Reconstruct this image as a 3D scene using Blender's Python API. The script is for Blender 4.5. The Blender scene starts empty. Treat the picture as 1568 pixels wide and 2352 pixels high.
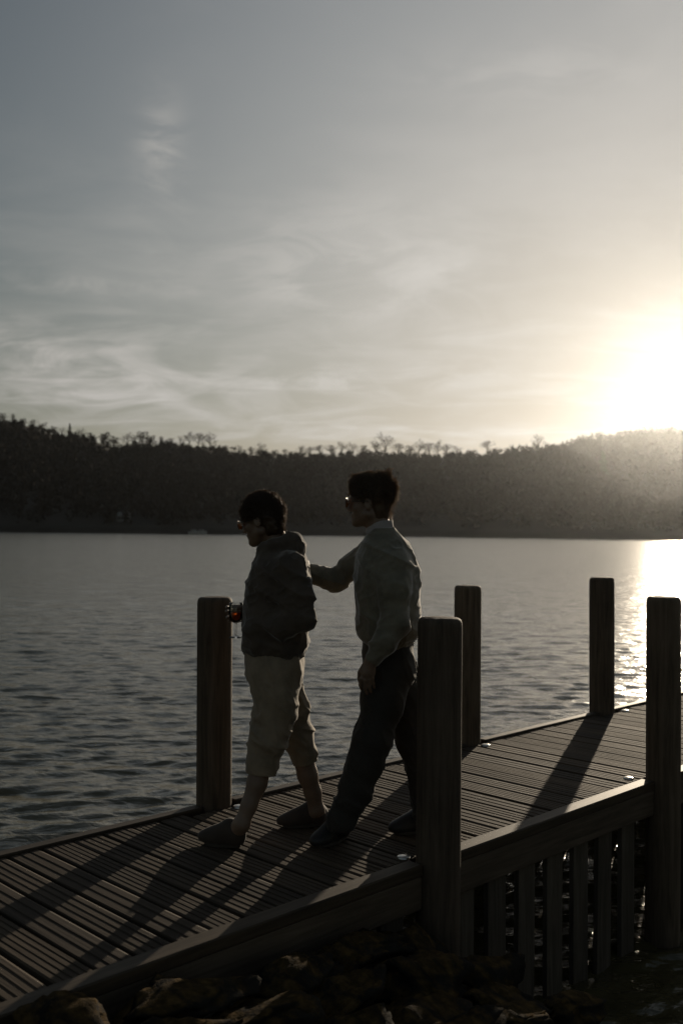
import bpy, bmesh, math, random
import numpy as np
from mathutils import Matrix, Vector, Quaternion

random.seed(7)
sc = bpy.context.scene
col = sc.collection
R = math.radians

# ------------------------------------------------------------------ camera
FPX = 35 / 24 * 1568                      # focal length in the measuring grid (1568 x 2352)
PITCH, ROLL, CAMZ = math.atan(36 / FPX), R(0.5), 1.5
cam_d = bpy.data.cameras.new('camera')
cam_d.sensor_fit = 'HORIZONTAL'; cam_d.sensor_width = 24; cam_d.lens = 35
cam_d.clip_start = 0.1; cam_d.clip_end = 6000
cam_d.dof.use_dof = True; cam_d.dof.focus_distance = 5.0; cam_d.dof.aperture_fstop = 2.8
cam = bpy.data.objects.new('camera', cam_d); col.objects.link(cam)
_fw = np.array([0, math.cos(PITCH), math.sin(PITCH)]); _r = np.array([1., 0, 0]); _u = np.cross(_r, _fw)
CR = _r * math.cos(ROLL) + _u * math.sin(ROLL); CU = -_r * math.sin(ROLL) + _u * math.cos(ROLL); CF = _fw
cam.matrix_world = Matrix(((CR[0], CU[0], -CF[0], 0), (CR[1], CU[1], -CF[1], 0), (CR[2], CU[2], -CF[2], CAMZ), (0, 0, 0, 1)))
sc.camera = cam

# ------------------------------------------------------------------ sun, sky, exposure
SUN_AZ, SUN_EL = R(19.75), R(8.4)         # to the right of the view axis, just out of frame
sdir = Vector((math.sin(SUN_AZ) * math.cos(SUN_EL), math.cos(SUN_AZ) * math.cos(SUN_EL), math.sin(SUN_EL)))
sun_d = bpy.data.lights.new('sun', 'SUN'); sun_d.energy = 4.2; sun_d.angle = R(0.53); sun_d.color = (1.0, 0.84, 0.63)
sun = bpy.data.objects.new('sun', sun_d); col.objects.link(sun)
sun.rotation_euler = sdir.to_track_quat('Z', 'Y').to_euler(); sun.location = (30, 80, 40)

world = bpy.data.worlds.new('World'); sc.world = world; world.use_nodes = True
def build_world():
    nt = world.node_tree; N = nt.nodes; L = nt.links; N.clear()
    out = N.new('ShaderNodeOutputWorld'); bg = N.new('ShaderNodeBackground'); bg.inputs[1].default_value = 0.05
    L.new(bg.outputs[0], out.inputs[0])
    sky = N.new('ShaderNodeTexSky'); sky.sky_type = 'NISHITA'; sky.sun_disc = False
    sky.sun_elevation = SUN_EL; sky.sun_rotation = SUN_AZ
    sky.air_density = 1.0; sky.dust_density = 0.7; sky.ozone_density = 1.0; sky.altitude = 100
    hs = N.new('ShaderNodeHueSaturation'); hs.inputs['Saturation'].default_value = 0.95; hs.inputs['Value'].default_value = 1.0
    L.new(sky.outputs[0], hs.inputs['Color'])
    tc = N.new('ShaderNodeTexCoord')
    sep = N.new('ShaderNodeSeparateXYZ'); L.new(tc.outputs['Generated'], sep.inputs[0])
    def m(op, a, b=None, clamp=False):
        n = N.new('ShaderNodeMath'); n.operation = op; n.use_clamp = clamp
        for i, v in enumerate((a, b)):
            if v is None: continue
            if isinstance(v, (int, float)): n.inputs[i].default_value = v
            else: L.new(v, n.inputs[i])
        return n.outputs[0]
    # thin high cloud on a flat layer
    zz = m('ADD', m('MAXIMUM', sep.outputs[2], 0.0), 0.12)
    cx = m('DIVIDE', sep.outputs[0], zz); cy = m('DIVIDE', sep.outputs[1], zz)
    comb = N.new('ShaderNodeCombineXYZ'); L.new(cx, comb.inputs[0]); L.new(cy, comb.inputs[1])
    def noise(scale, detail, rough, dist, loc, scl, rot):
        mp = N.new('ShaderNodeMapping'); mp.inputs['Location'].default_value = loc; mp.inputs['Scale'].default_value = scl
        mp.inputs['Rotation'].default_value = (0, 0, rot)
        L.new(comb.outputs[0], mp.inputs[0])
        n = N.new('ShaderNodeTexNoise'); n.inputs['Scale'].default_value = scale; n.inputs['Detail'].default_value = detail
        n.inputs['Roughness'].default_value = rough; n.inputs['Distortion'].default_value = dist
        L.new(mp.outputs[0], n.inputs['Vector']); return n.outputs[0]
    def ramp(v, a, b):
        r = N.new('ShaderNodeMapRange'); r.interpolation_type = 'SMOOTHSTEP'
        r.inputs['From Min'].default_value = a; r.inputs['From Max'].default_value = b
        L.new(v, r.inputs['Value']); return r.outputs[0]
    n1 = noise(1.25, 7, 0.55, 0.7, (3.1, 1.7, 0), (0.9, 1.0, 1), 0.45)
    n2 = noise(2.6, 9, 0.62, 0.9, (7.3, 4.2, 0), (0.7, 1.25, 1), 0.25)
    c1 = ramp(n1, 0.42, 0.70); c2 = ramp(n2, 0.45, 0.68)
    low = ramp(sep.outputs[2], 0.42, 0.02)         # streaks thicken towards the horizon
    # separate clouds: low bank, long bands, thin wisps (azimuth, elevation, half widths, weight)
    azm = m('ARCTAN2', sep.outputs[0], sep.outputs[1]); elv = m('ARCSINE', sep.outputs[2])
    comb2 = N.new('ShaderNodeCombineXYZ'); L.new(azm, comb2.inputs[0]); L.new(m('MULTIPLY', elv, 2.6), comb2.inputs[1])
    nw = N.new('ShaderNodeTexNoise'); nw.inputs['Scale'].default_value = 9.0; nw.inputs['Detail'].default_value = 8; nw.inputs['Roughness'].default_value = 0.6; nw.inputs['Distortion'].default_value = 1.1
    L.new(comb2.outputs[0], nw.inputs['Vector']); cw = ramp(nw.outputs[0], 0.38, 0.64)
    tot = None
    for px, py, sx, sy, wt in ((120, 850, 300, 62, 1.0), (330, 935, 330, 45, 0.7), (830, 872, 330, 30, 0.75), (820, 640, 330, 130, 0.55), (365, 400, 50, 105, 0.6), (215, 685, 170, 24, 0.5), (900, 992, 420, 20, 0.6), (1180, 240, 260, 60, 0.3)):
        a0, e0, sa, se = (px - 784) / FPX, (1212 - py) / FPX, sx / FPX, sy / FPX
        da = m('MULTIPLY', m('SUBTRACT', azm, a0), 1 / sa); de = m('MULTIPLY', m('SUBTRACT', elv, e0), 1 / se)
        w = m('MULTIPLY', m('EXPONENT', m('MULTIPLY', m('ADD', m('MULTIPLY', da, da), m('MULTIPLY', de, de)), -1.0)), wt)
        tot = w if tot is None else m('ADD', tot, w)
    cl = m('ADD', m('MULTIPLY', m('ADD', m('MULTIPLY', c1, 0.22), m('MULTIPLY', m('MULTIPLY', c2, 0.4), low)), 1.0), m('MULTIPLY', tot, m('ADD', m('MULTIPLY', cw, 0.85), 0.1)), True)
    # aureole of the hazy air around the sun
    dt = N.new('ShaderNodeVectorMath'); dt.operation = 'DOT_PRODUCT'; L.new(tc.outputs['Generated'], dt.inputs[0]); dt.inputs[1].default_value = sdir
    dpos = m('MAXIMUM', dt.outputs['Value'], 0.0)
    g1 = m('MULTIPLY', m('POWER', dpos, 220.0), 0.0); g2 = m('MULTIPLY', m('POWER', dpos, 7.0), 9.0)
    g = m('ADD', g1, g2)
    gc = N.new('ShaderNodeMix'); gc.data_type = 'RGBA'; gc.blend_type = 'ADD'; gc.inputs[0].default_value = 1.0
    gm = N.new('ShaderNodeVectorMath'); gm.operation = 'SCALE'; gm.inputs[0].default_value = (1.0, 0.98, 0.95); L.new(g, gm.inputs['Scale'])
    b0 = N.new('ShaderNodeRGBToBW'); L.new(hs.outputs[0], b0.inputs[0])
    sof = N.new('ShaderNodeVectorMath'); sof.operation = 'SCALE'; L.new(hs.outputs[0], sof.inputs[0]); L.new(m('POWER', m('ADD', 1.0, m('POWER', m('MULTIPLY', b0.outputs[0], 1 / 3.9), 2.0)), -0.5), sof.inputs['Scale'])
    wm = N.new('ShaderNodeVectorMath'); wm.operation = 'MULTIPLY'; L.new(sof.outputs[0], wm.inputs[0]); wm.inputs[1].default_value = (1.03, 0.995, 0.92)
    L.new(wm.outputs[0], gc.inputs[6]); L.new(gm.outputs[0], gc.inputs[7])
    bw = N.new('ShaderNodeRGBToBW'); L.new(gc.outputs[2], bw.inputs[0])
    lum = m('ADD', m('MULTIPLY', bw.outputs[0], 0.90), 5.6)
    cc = N.new('ShaderNodeVectorMath'); cc.operation = 'SCALE'; cc.inputs[0].default_value = (1.0, 0.958, 0.895); L.new(lum, cc.inputs['Scale'])
    mx = N.new('ShaderNodeMix'); mx.data_type = 'RGBA'; L.new(cl, mx.inputs[0]); L.new(gc.outputs[2], mx.inputs[6]); L.new(cc.outputs[0], mx.inputs[7])
    L.new(mx.outputs[2], bg.inputs[0])
build_world()

sc.view_settings.view_transform = 'Standard'; sc.view_settings.look = 'None'
sc.view_settings.exposure = -0.16; sc.view_settings.gamma = 1.0; sc.view_settings.use_curve_mapping = False
sc.render.engine = 'CYCLES'; sc.cycles.use_denoising = True
sc.cycles.max_bounces = 8; sc.cycles.transparent_max_bounces = 12; sc.cycles.volume_bounces = 0
sc.cycles.sample_clamp_indirect = 6.0; sc.cycles.caustics_reflective = False

# ------------------------------------------------------------------ measuring helpers
def ray(px, py): return CR * ((px - 784) / FPX) - CU * ((py - 1176) / FPX) + CF
def GP(px, py, z=0.0):
    d = ray(px, py); return np.array([0, 0, CAMZ]) + d * ((z - CAMZ) / d[2])
def PD(px, py, D):
    d = ray(px, py); return np.array([0, 0, CAMZ]) + d * (D / d[1])
S2 = math.sqrt(0.5)
def TN(t, n, z=0.0): return np.array([(t - n) * S2, (t + n) * S2, z])      # jetty coordinates: along, across
WATER_Z = -0.95

# ------------------------------------------------------------------ object helpers
def tag(o, label=None, cat=None, group=None, kind=None):
    for k, v in (('label', label), ('category', cat), ('group', group), ('kind', kind)):
        if v: o[k] = v
    return o
def mesh_of(name, v, f, mat=None, smooth=False):
    me = bpy.data.meshes.new(name)
    me.from_pydata([tuple(map(float, p)) for p in v], [], [tuple(map(int, q)) for q in f])
    if mat: me.materials.append(mat)
    if smooth: me.polygons.foreach_set('use_smooth', [True] * len(me.polygons))
    me.update(); return me
def mesh_np(name, v, quads, mat=None, smooth=True):
    me = bpy.data.meshes.new(name); v = np.ascontiguousarray(v, dtype=np.float32); q = np.ascontiguousarray(quads, dtype=np.int32)
    k = q.shape[1]
    me.vertices.add(len(v)); me.vertices.foreach_set('co', v.ravel())
    me.loops.add(q.size); me.loops.foreach_set('vertex_index', q.ravel())
    me.polygons.add(len(q)); me.polygons.foreach_set('loop_start', np.arange(len(q), dtype=np.int32) * k)
    me.polygons.foreach_set('use_smooth', np.full(len(q), smooth, dtype=bool))
    if mat: me.materials.append(mat)
    me.update(calc_edges=True); me.validate(); return me
def obj(name, me, parent=None, loc=None):
    o = bpy.data.objects.new(name, me); col.objects.link(o)
    if parent: o.parent = parent
    if loc is not None: o.location = tuple(map(float, loc))
    return o
def empty(name, loc):
    o = bpy.data.objects.new(name, None); col.objects.link(o); o.location = tuple(map(float, loc)); o.empty_display_size = 0.1
    return o
class MB:
    def __init__(s): s.v = []; s.f = []
    def add(s, v, f):
        b = len(s.v); s.v += [tuple(map(float, p)) for p in v]; s.f += [tuple(i + b for i in q) for q in f]
    def box(s, lo, hi, M=None):
        p = [np.array((x, y, z), float) for x in (lo[0], hi[0]) for y in (lo[1], hi[1]) for z in (lo[2], hi[2])]
        if M is not None: p = [M(q) for q in p]
        s.add(p, [(0, 1, 3, 2), (4, 6, 7, 5), (0, 4, 5, 1), (2, 3, 7, 6), (0, 2, 6, 4), (1, 5, 7, 3)])
    def tube(s, pts, rad, sides=6, cap=True):
        pts = [np.array(p, float) for p in pts]; n = len(pts)
        if not hasattr(rad, '__len__'): rad = [rad] * n
        v = []; prev = None
        for i in range(n):
            d = pts[min(i + 1, n - 1)] - pts[max(i - 1, 0)]; d = d / (np.linalg.norm(d) + 1e-9)
            a = np.cross(d, (0, 0, 1) if abs(d[2]) < 0.9 else (1, 0, 0)) if prev is None else prev - d * (prev @ d)
            a = a / (np.linalg.norm(a) + 1e-9); prev = a; b = np.cross(d, a)
            for k in range(sides):
                t = 2 * math.pi * k / sides; v.append(pts[i] + rad[i] * (math.cos(t) * a + math.sin(t) * b))
        f = []
        for i in range(n - 1):
            for k in range(sides):
                k2 = (k + 1) % sides; f.append((i * sides + k, i * sides + k2, (i + 1) * sides + k2, (i + 1) * sides + k))
        if cap: f.append(tuple(range(sides - 1, -1, -1))); f.append(tuple((n - 1) * sides + k for k in range(sides)))
        s.add(v, f)
    def lathe(s, prof, c=(0, 0, 0), seg=24):
        v = []; f = []; n = len(prof)
        for r, z in prof:
            for k in range(seg):
                t = 2 * math.pi * k / seg; v.append((c[0] + r * math.cos(t), c[1] + r * math.sin(t), c[2] + z))
        for i in range(n - 1):
            for k in range(seg):
                k2 = (k + 1) % seg; f.append((i * seg + k, i * seg + k2, (i + 1) * seg + k2, (i + 1) * seg + k))
        s.add(v, f)
    def build(s, name, mat, parent=None, loc=None, smooth=False):
        return obj(name, mesh_of(name, s.v, s.f, mat, smooth), parent, loc)

# ------------------------------------------------------------------ materials
def new_mat(name):
    m = bpy.data.materials.new(name); m.use_nodes = True
    return m, m.node_tree.nodes, m.node_tree.links, m.node_tree.nodes['Principled BSDF']
def nnoise(N, L, src, scale, detail=4, rough=0.55, scl=(1, 1, 1), dist=0.0):
    mp = N.new('ShaderNodeMapping'); mp.inputs['Scale'].default_value = scl; L.new(src, mp.inputs[0])
    n = N.new('ShaderNodeTexNoise'); n.inputs['Scale'].default_value = scale; n.inputs['Detail'].default_value = detail
    n.inputs['Roughness'].default_value = rough; n.inputs['Distortion'].default_value = dist
    L.new(mp.outputs[0], n.inputs['Vector']); return n.outputs[0]
def cramp(N, L, v, stops):
    r = N.new('ShaderNodeValToRGB'); e = r.color_ramp.elements
    while len(e) < len(stops): e.new(0.5)
    for i, (p, c) in enumerate(stops): e[i].position = p; e[i].color = (*c, 1)
    L.new(v, r.inputs[0]); return r.outputs[0]
def bump(N, L, b, h, strength, distance, prev=None):
    n = N.new('ShaderNodeBump'); n.inputs['Strength'].default_value = strength; n.inputs['Distance'].default_value = distance
    L.new(h, n.inputs['Height'])
    if prev is not None: L.new(prev, n.inputs['Normal'])
    L.new(n.outputs[0], b.inputs['Normal']); return n.outputs[0]
def mulc(N, L, a, b, fac=1.0):
    n = N.new('ShaderNodeMix'); n.data_type = 'RGBA'; n.blend_type = 'MULTIPLY'; n.inputs[0].default_value = fac
    L.new(a, n.inputs[6]); L.new(b, n.inputs[7]); return n.outputs[2]

def wood_mat(name, cols, grain_axis, rough=0.62, scale=1.0, vary=True):
    m, N, L, b = new_mat(name)
    tc = N.new('ShaderNodeTexCoord').outputs['Object']
    oi = N.new('ShaderNodeObjectInfo')
    off = N.new('ShaderNodeVectorMath'); off.operation = 'ADD'
    sca = N.new('ShaderNodeVectorMath'); sca.operation = 'SCALE'; sca.inputs[0].default_value = (31, 17, 23); L.new(oi.outputs['Random'], sca.inputs['Scale'])
    L.new(tc, off.inputs[0]); L.new(sca.outputs[0], off.inputs[1]); src = off.outputs[0]
    s = [14, 14, 14]; s[grain_axis] = 0.9
    g = nnoise(N, L, src, 2.2 * scale, 6, 0.62, s, 0.6)
    w = nnoise(N, L, src, 1.6, 4, 0.6)
    c = cramp(N, L, g, [(0.28, cols[0]), (0.52, cols[1]), (0.78, cols[2])])
    c2 = cramp(N, L, w, [(0.3, (0.55, 0.55, 0.56)), (0.7, (1.0, 1.0, 1.0))])
    cc = mulc(N, L, c, c2, 0.8)
    if vary:
        v = cramp(N, L, oi.outputs['Random'], [(0, (0.62, 0.62, 0.65)), (1, (1.0, 0.98, 0.94))]); cc = mulc(N, L, cc, v)
    L.new(cc, b.inputs['Base Color']); b.inputs['Roughness'].default_value = rough
    b.inputs['Specular IOR Level'].default_value = 0.22
    bump(N, L, b, g, 0.5, 0.004)
    return m
M_PLANK = wood_mat('deck_wood', ((0.052, 0.036, 0.023), (0.1, 0.072, 0.047), (0.16, 0.118, 0.078)), 1, 0.8)
M_BORDER = wood_mat('border_wood', ((0.04, 0.029, 0.019), (0.075, 0.055, 0.037), (0.12, 0.09, 0.061)), 0, 0.6)
M_FASCIA = wood_mat('fascia_wood', ((0.08, 0.06, 0.042), (0.15, 0.114, 0.081), (0.23, 0.178, 0.128)), 0, 0.7)
M_PICKET = wood_mat('picket_wood', ((0.07, 0.06, 0.046), (0.14, 0.116, 0.09), (0.2, 0.17, 0.135)), 2, 0.7)
M_POST = wood_mat('post_wood', ((0.075, 0.056, 0.04), (0.165, 0.125, 0.088), (0.25, 0.19, 0.14)), 2, 0.75)

def simple(name, c, rough=0.6, metal=0.0, sheen=0.0, nscale=0, namp=0.0, spec=None):
    m, N, L, b = new_mat(name)
    b.inputs['Roughness'].default_value = rough; b.inputs['Metallic'].default_value = metal
    if sheen: b.inputs['Sheen Weight'].default_value = sheen; b.inputs['Sheen Roughness'].default_value = 0.35
    if spec is not None: b.inputs['Specular IOR Level'].default_value = spec
    tc = N.new('ShaderNodeTexCoord').outputs['Object']
    n = nnoise(N, L, tc, nscale or 9, 5, 0.6)
    cc = cramp(N, L, n, [(0.3, tuple(x * 0.72 for x in c)), (0.7, tuple(min(1, x * 1.18) for x in c))])
    L.new(cc, b.inputs['Base Color'])
    if namp:
        f = nnoise(N, L, tc, 260, 2, 0.6); bump(N, L, b, f, 0.6, namp)
    return m
M_SKIN = simple('skin', (0.2, 0.135, 0.095), 0.5); M_SKIN.node_tree.nodes['Principled BSDF'].inputs['Subsurface Weight'].default_value = 0.12
M_SKIN.node_tree.nodes['Principled BSDF'].inputs['Subsurface Radius'].default_value = (0.01, 0.004, 0.002)
M_HOODIE = simple('hoodie_cotton', (0.085, 0.066, 0.05), 0.9, sheen=0.5, nscale=14, namp=0.0015)
M_SWEATER = simple('sweater_wool', (0.19, 0.17, 0.125), 0.92, sheen=0.9, nscale=18, namp=0.002)
M_CHINO = simple('chino_cotton', (0.255, 0.2, 0.137), 0.85, sheen=0.3, nscale=12, namp=0.001)
M_TROUSER = simple('dark_trouser_cloth', (0.03, 0.026, 0.021), 0.85, sheen=0.15, nscale=12, namp=0.001)
M_SHOE1 = simple('suede_shoe', (0.05, 0.035, 0.025), 0.8, sheen=0.2)
M_SHOE2 = simple('black_shoe', (0.022, 0.02, 0.019), 0.55)
M_SOLE = simple('shoe_sole', (0.05, 0.04, 0.03), 0.8)
M_SHIRT = simple('white_shirt', (0.4, 0.37, 0.36), 0.8, sheen=0.1)
M_HAIR1 = simple('dark_brown_hair', (0.07, 0.047, 0.03), 0.42, nscale=40)
M_HAIR2 = simple('brown_hair', (0.12, 0.082, 0.052), 0.42, nscale=40)
for _m, _c in ((M_HAIR1, (0.42, 0.29, 0.17, 1)), (M_HAIR2, (0.52, 0.38, 0.23, 1))):      # thin strands let some light through
    _N = _m.node_tree.nodes; _L = _m.node_tree.links; _t = _N.new('ShaderNodeBsdfTranslucent'); _t.inputs[0].default_value = _c; _x = _N.new('ShaderNodeMixShader'); _x.inputs[0].default_value = 0.4
    _o = [n for n in _N if n.type == 'OUTPUT_MATERIAL'][0]; _L.new(_N['Principled BSDF'].outputs[0], _x.inputs[1]); _L.new(_t.outputs[0], _x.inputs[2]); _L.new(_x.outputs[0], _o.inputs[0])
M_FRAME = simple('glasses_frame', (0.03, 0.022, 0.018), 0.25)
M_METAL = simple('worn_steel', (0.62, 0.6, 0.56), 0.32, metal=1.0)
M_PALE = simple('pale_render', (0.22, 0.22, 0.2), 0.8); M_SLATE = simple('slate_roof', (0.18, 0.18, 0.19), 0.6)
M_HULL = simple('boat_gelcoat', (0.55, 0.55, 0.53), 0.35); M_DARKGLASS = simple('dark_window_glass', (0.02, 0.022, 0.025), 0.1)
M_BARK = simple('tree_bark', (0.05, 0.04, 0.03), 0.9, nscale=3); M_TWIG = simple('winter_twigs', (0.065, 0.046, 0.033), 0.9, nscale=2)
M_EVERGREEN = simple('evergreen_needles', (0.035, 0.045, 0.022), 0.85, nscale=2)
M_WOOD = simple('winter_wood', (0.036, 0.027, 0.018), 0.95, nscale=0.15); M_HILL = simple('hill_ground', (0.034, 0.028, 0.02), 0.95, nscale=0.05)

def glass_mat(name, c, rough=0.0, ior=1.45):
    m, N, L, b = new_mat(name); b.inputs['Base Color'].default_value = (*c, 1); b.inputs['Roughness'].default_value = rough
    b.inputs['IOR'].default_value = ior; b.inputs['Transmission Weight'].default_value = 1.0; return m
def thin_glass(name, c, body, fac):
    m = bpy.data.materials.new(name); m.use_nodes = True; N = m.node_tree.nodes; L = m.node_tree.links; N.clear()
    o = N.new('ShaderNodeOutputMaterial'); t = N.new('ShaderNodeBsdfTransparent'); t.inputs[0].default_value = (*c, 1); g = N.new('ShaderNodeBsdfGlossy'); g.inputs['Roughness'].default_value = 0.03
    fr = N.new('ShaderNodeFresnel'); fr.inputs[0].default_value = 1.45; last = t.outputs[0]
    if body:
        tl = N.new('ShaderNodeBsdfTranslucent'); tl.inputs[0].default_value = (*body, 1); a = N.new('ShaderNodeMixShader'); a.inputs[0].default_value = fac
        L.new(t.outputs[0], a.inputs[1]); L.new(tl.outputs[0], a.inputs[2]); last = a.outputs[0]
    b = N.new('ShaderNodeMixShader'); L.new(fr.outputs[0], b.inputs[0]); L.new(last, b.inputs[1]); L.new(g.outputs[0], b.inputs[2]); L.new(b.outputs[0], o.inputs[0]); return m
M_GLASS = thin_glass('clear_glass', (0.96, 0.96, 0.95), None, 0); M_WINE = thin_glass('orange_aperitif', (0.97, 0.42, 0.12), (1.0, 0.36, 0.08), 0.6)
def lens_mat():
    m = bpy.data.materials.new('amber_lens'); m.use_nodes = True; N = m.node_tree.nodes; L = m.node_tree.links; N.clear()
    o = N.new('ShaderNodeOutputMaterial'); t = N.new('ShaderNodeBsdfTransparent'); t.inputs[0].default_value = (0.6, 0.32, 0.08, 1)
    tl = N.new('ShaderNodeBsdfTranslucent'); tl.inputs[0].default_value = (0.8, 0.4, 0.08, 1); g = N.new('ShaderNodeBsdfGlossy'); g.inputs['Roughness'].default_value = 0.08
    a = N.new('ShaderNodeMixShader'); a.inputs[0].default_value = 0.12; L.new(t.outputs[0], a.inputs[1]); L.new(tl.outputs[0], a.inputs[2])
    b = N.new('ShaderNodeMixShader'); b.inputs[0].default_value = 0.03; L.new(a.outputs[0], b.inputs[1]); L.new(g.outputs[0], b.inputs[2]); L.new(b.outputs[0], o.inputs[0])
    return m
M_LENS = lens_mat()

def rock_mat():
    m, N, L, b = new_mat('slate_rock')
    tc = N.new('ShaderNodeTexCoord').outputs['Object']; geo = N.new('ShaderNodeNewGeometry')
    a = nnoise(N, L, tc, 5, 8, 0.65); c = cramp(N, L, a, [(0.3, (0.010, 0.009, 0.008)), (0.55, (0.022, 0.02, 0.017)), (0.75, (0.045, 0.04, 0.034))])
    mo = nnoise(N, L, tc, 3.1, 6, 0.7, (1, 1, 1), 0.8); mf = nnoise(N, L, tc, 24, 3, 0.6)
    mc = cramp(N, L, mf, [(0.3, (0.025, 0.018, 0.008)), (0.7, (0.11, 0.07, 0.028))])
    sep = N.new('ShaderNodeSeparateXYZ'); L.new(geo.outputs['Normal'], sep.inputs[0])
    ad = N.new('ShaderNodeMath'); ad.operation = 'MULTIPLY_ADD'; L.new(sep.outputs[2], ad.inputs[0]); ad.inputs[1].default_value = 0.16; L.new(mo, ad.inputs[2])
    k = cramp(N, L, ad.outputs[0], [(0.55, (0, 0, 0)), (0.66, (1, 1, 1))])
    mx = N.new('ShaderNodeMix'); mx.data_type = 'RGBA'; L.new(k, mx.inputs[0]); L.new(c, mx.inputs[6]); L.new(mc, mx.inputs[7])
    L.new(mx.outputs[2], b.inputs['Base Color']); b.inputs['Roughness'].default_value = 0.9; b.inputs['Specular IOR Level'].default_value = 0.03
    bump(N, L, b, a, 1.0, 0.035); return m
M_ROCK = rock_mat(); M_SOIL = simple('bank_soil', (0.05, 0.042, 0.03), 0.95, nscale=6, namp=0.02)

def water_mat():
    m, N, L, b = new_mat('lake_water')
    b.inputs['Base Color'].default_value = (0.085, 0.07, 0.03, 1); b.inputs['Roughness'].default_value = 0.19
    b.inputs['IOR'].default_value = 1.6
    tc = N.new('ShaderNodeTexCoord').outputs['Object']
    h1 = nnoise(N, L, tc, 1.0, 3, 0.55, (2.2, 3.8, 1), 0.4)
    h2 = nnoise(N, L, tc, 1.0, 3, 0.6, (6.0, 9.0, 1), 0.4)
    h3 = nnoise(N, L, tc, 1.0, 3, 0.55, (0.42, 1.15, 1), 0.5)
    p = bump(N, L, b, h3, 1.0, 0.10); p = bump(N, L, b, h1, 1.0, 0.04, p); bump(N, L, b, h2, 1.0, 0.012, p)
    return m
M_WATER = water_mat()

# ------------------------------------------------------------------ value noise
_lat = np.random.RandomState(5).rand(32, 32, 32).astype(np.float32)
def vnoise(x, y, z):
    xi = np.floor(x).astype(int); yi = np.floor(y).astype(int); zi = np.floor(z).astype(int)
    fx = x - xi; fy = y - yi; fz = z - zi
    fx = fx * fx * (3 - 2 * fx); fy = fy * fy * (3 - 2 * fy); fz = fz * fz * (3 - 2 * fz)
    def g(a, b, c): return _lat[(xi + a) % 32, (yi + b) % 32, (zi + c) % 32]
    c00 = g(0, 0, 0) * (1 - fx) + g(1, 0, 0) * fx; c10 = g(0, 1, 0) * (1 - fx) + g(1, 1, 0) * fx
    c01 = g(0, 0, 1) * (1 - fx) + g(1, 0, 1) * fx; c11 = g(0, 1, 1) * (1 - fx) + g(1, 1, 1) * fx
    return (c00 * (1 - fy) + c10 * fy) * (1 - fz) + (c01 * (1 - fy) + c11 * fy) * fz

# ------------------------------------------------------------------ the lake
def build_lake():
    dense = np.radians(np.arange(-27, 27.01, 0.09)); c1 = np.radians(np.arange(-180, -27, 3.0)); c2 = np.radians(np.arange(30, 180, 3.0))
    az = np.concatenate([c1, dense, c2])
    r = np.concatenate([np.array([0.3, 0.8, 1.5, 2.2]), np.exp(np.arange(math.log(2.8), math.log(340), 0.0047)), np.array([360, 420, 600, 1000, 2500])])
    A, Rr = np.meshgrid(az, r, indexing='xy')          # rows: radius
    X = Rr * np.sin(A); Y = Rr * np.cos(A); Z = np.zeros_like(X)
    rng = np.random.RandomState(11)
    sp = Rr * 0.0047
    for i in range(72):
        lam = 0.085 * (1.6 / 0.085) ** (i / 71.0) * rng.uniform(0.9, 1.1)
        th = math.pi / 2 + 0.14 + rng.normal(0, 0.36)
        k = 2 * math.pi / lam; amp = 0.033 * (1.45 if 0.15 < lam < 0.6 else 1.0) * rng.uniform(0.5, 1.2) / k * (1.0 if lam < 0.36 else (0.36 / lam) ** 1.1)
        ph = k * (X * math.cos(th) + Y * math.sin(th)) + rng.uniform(0, 6.28)
        wgt = np.clip((lam / np.maximum(sp, 1e-6) - 2.2) / 1.8, 0, 1) * (Rr < 350)
        patch = 0.75 + 0.5 * vnoise(X / 9 + i * 3.7, Y / 14 + 50, X * 0 + 0.5)
        Z += amp * wgt * patch * (np.sin(ph) + 0.22 * np.cos(2 * ph))
    nr, na = X.shape
    V = np.stack([X.ravel(), Y.ravel(), Z.ravel()], 1)
    I = np.arange(nr * na).reshape(nr, na); J = np.roll(I, -1, axis=1)
    Q = np.stack([I[:-1], J[:-1], J[1:], I[1:]], -1).reshape(-1, 4)[:, ::-1]
    o = obj('lake', mesh_np('lake', V, Q, M_WATER), loc=(0, 0, WATER_Z)); tag(o, kind='structure')
build_lake()

# ------------------------------------------------------------------ hills on the far shore
RIDGE = np.array([(-1400, 985), (-700, 940), (-250, 948), (0, 972), (60, 978), (120, 998), (200, 1010), (270, 1030), (330, 1026), (380, 1026), (440, 1032), (500, 1036), (560, 1042), (620, 1050), (680, 1051),
                  (740, 1050), (800, 1048), (860, 1046), (920, 1050), (980, 1052), (1050, 1050), (1090, 1047), (1150, 1042), (1220, 1034), (1270, 1033), (1300, 1040), (1335, 1056), (1370, 1078), (1420, 1106), (1480, 1128), (1560, 1140), (1800, 1150), (3200, 1150)], float)
SHORE = np.array([(-1400, 350), (0, 333), (784, 311), (1280, 278), (1400, 271), (1700, 262), (3200, 250)], float)
FARR = np.array([(-1400, 1120), (900, 1110), (1150, 1085), (1280, 1052), (1340, 1032), (1400, 1026), (1450, 1021), (1500, 1016), (1568, 1016), (1700, 1020), (2000, 1040), (2600, 1050), (3600, 1060)], float)
RIDGE_D, FAR_D = 600.0, 1150.0
def colx(px): return (px - 784) / FPX
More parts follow.
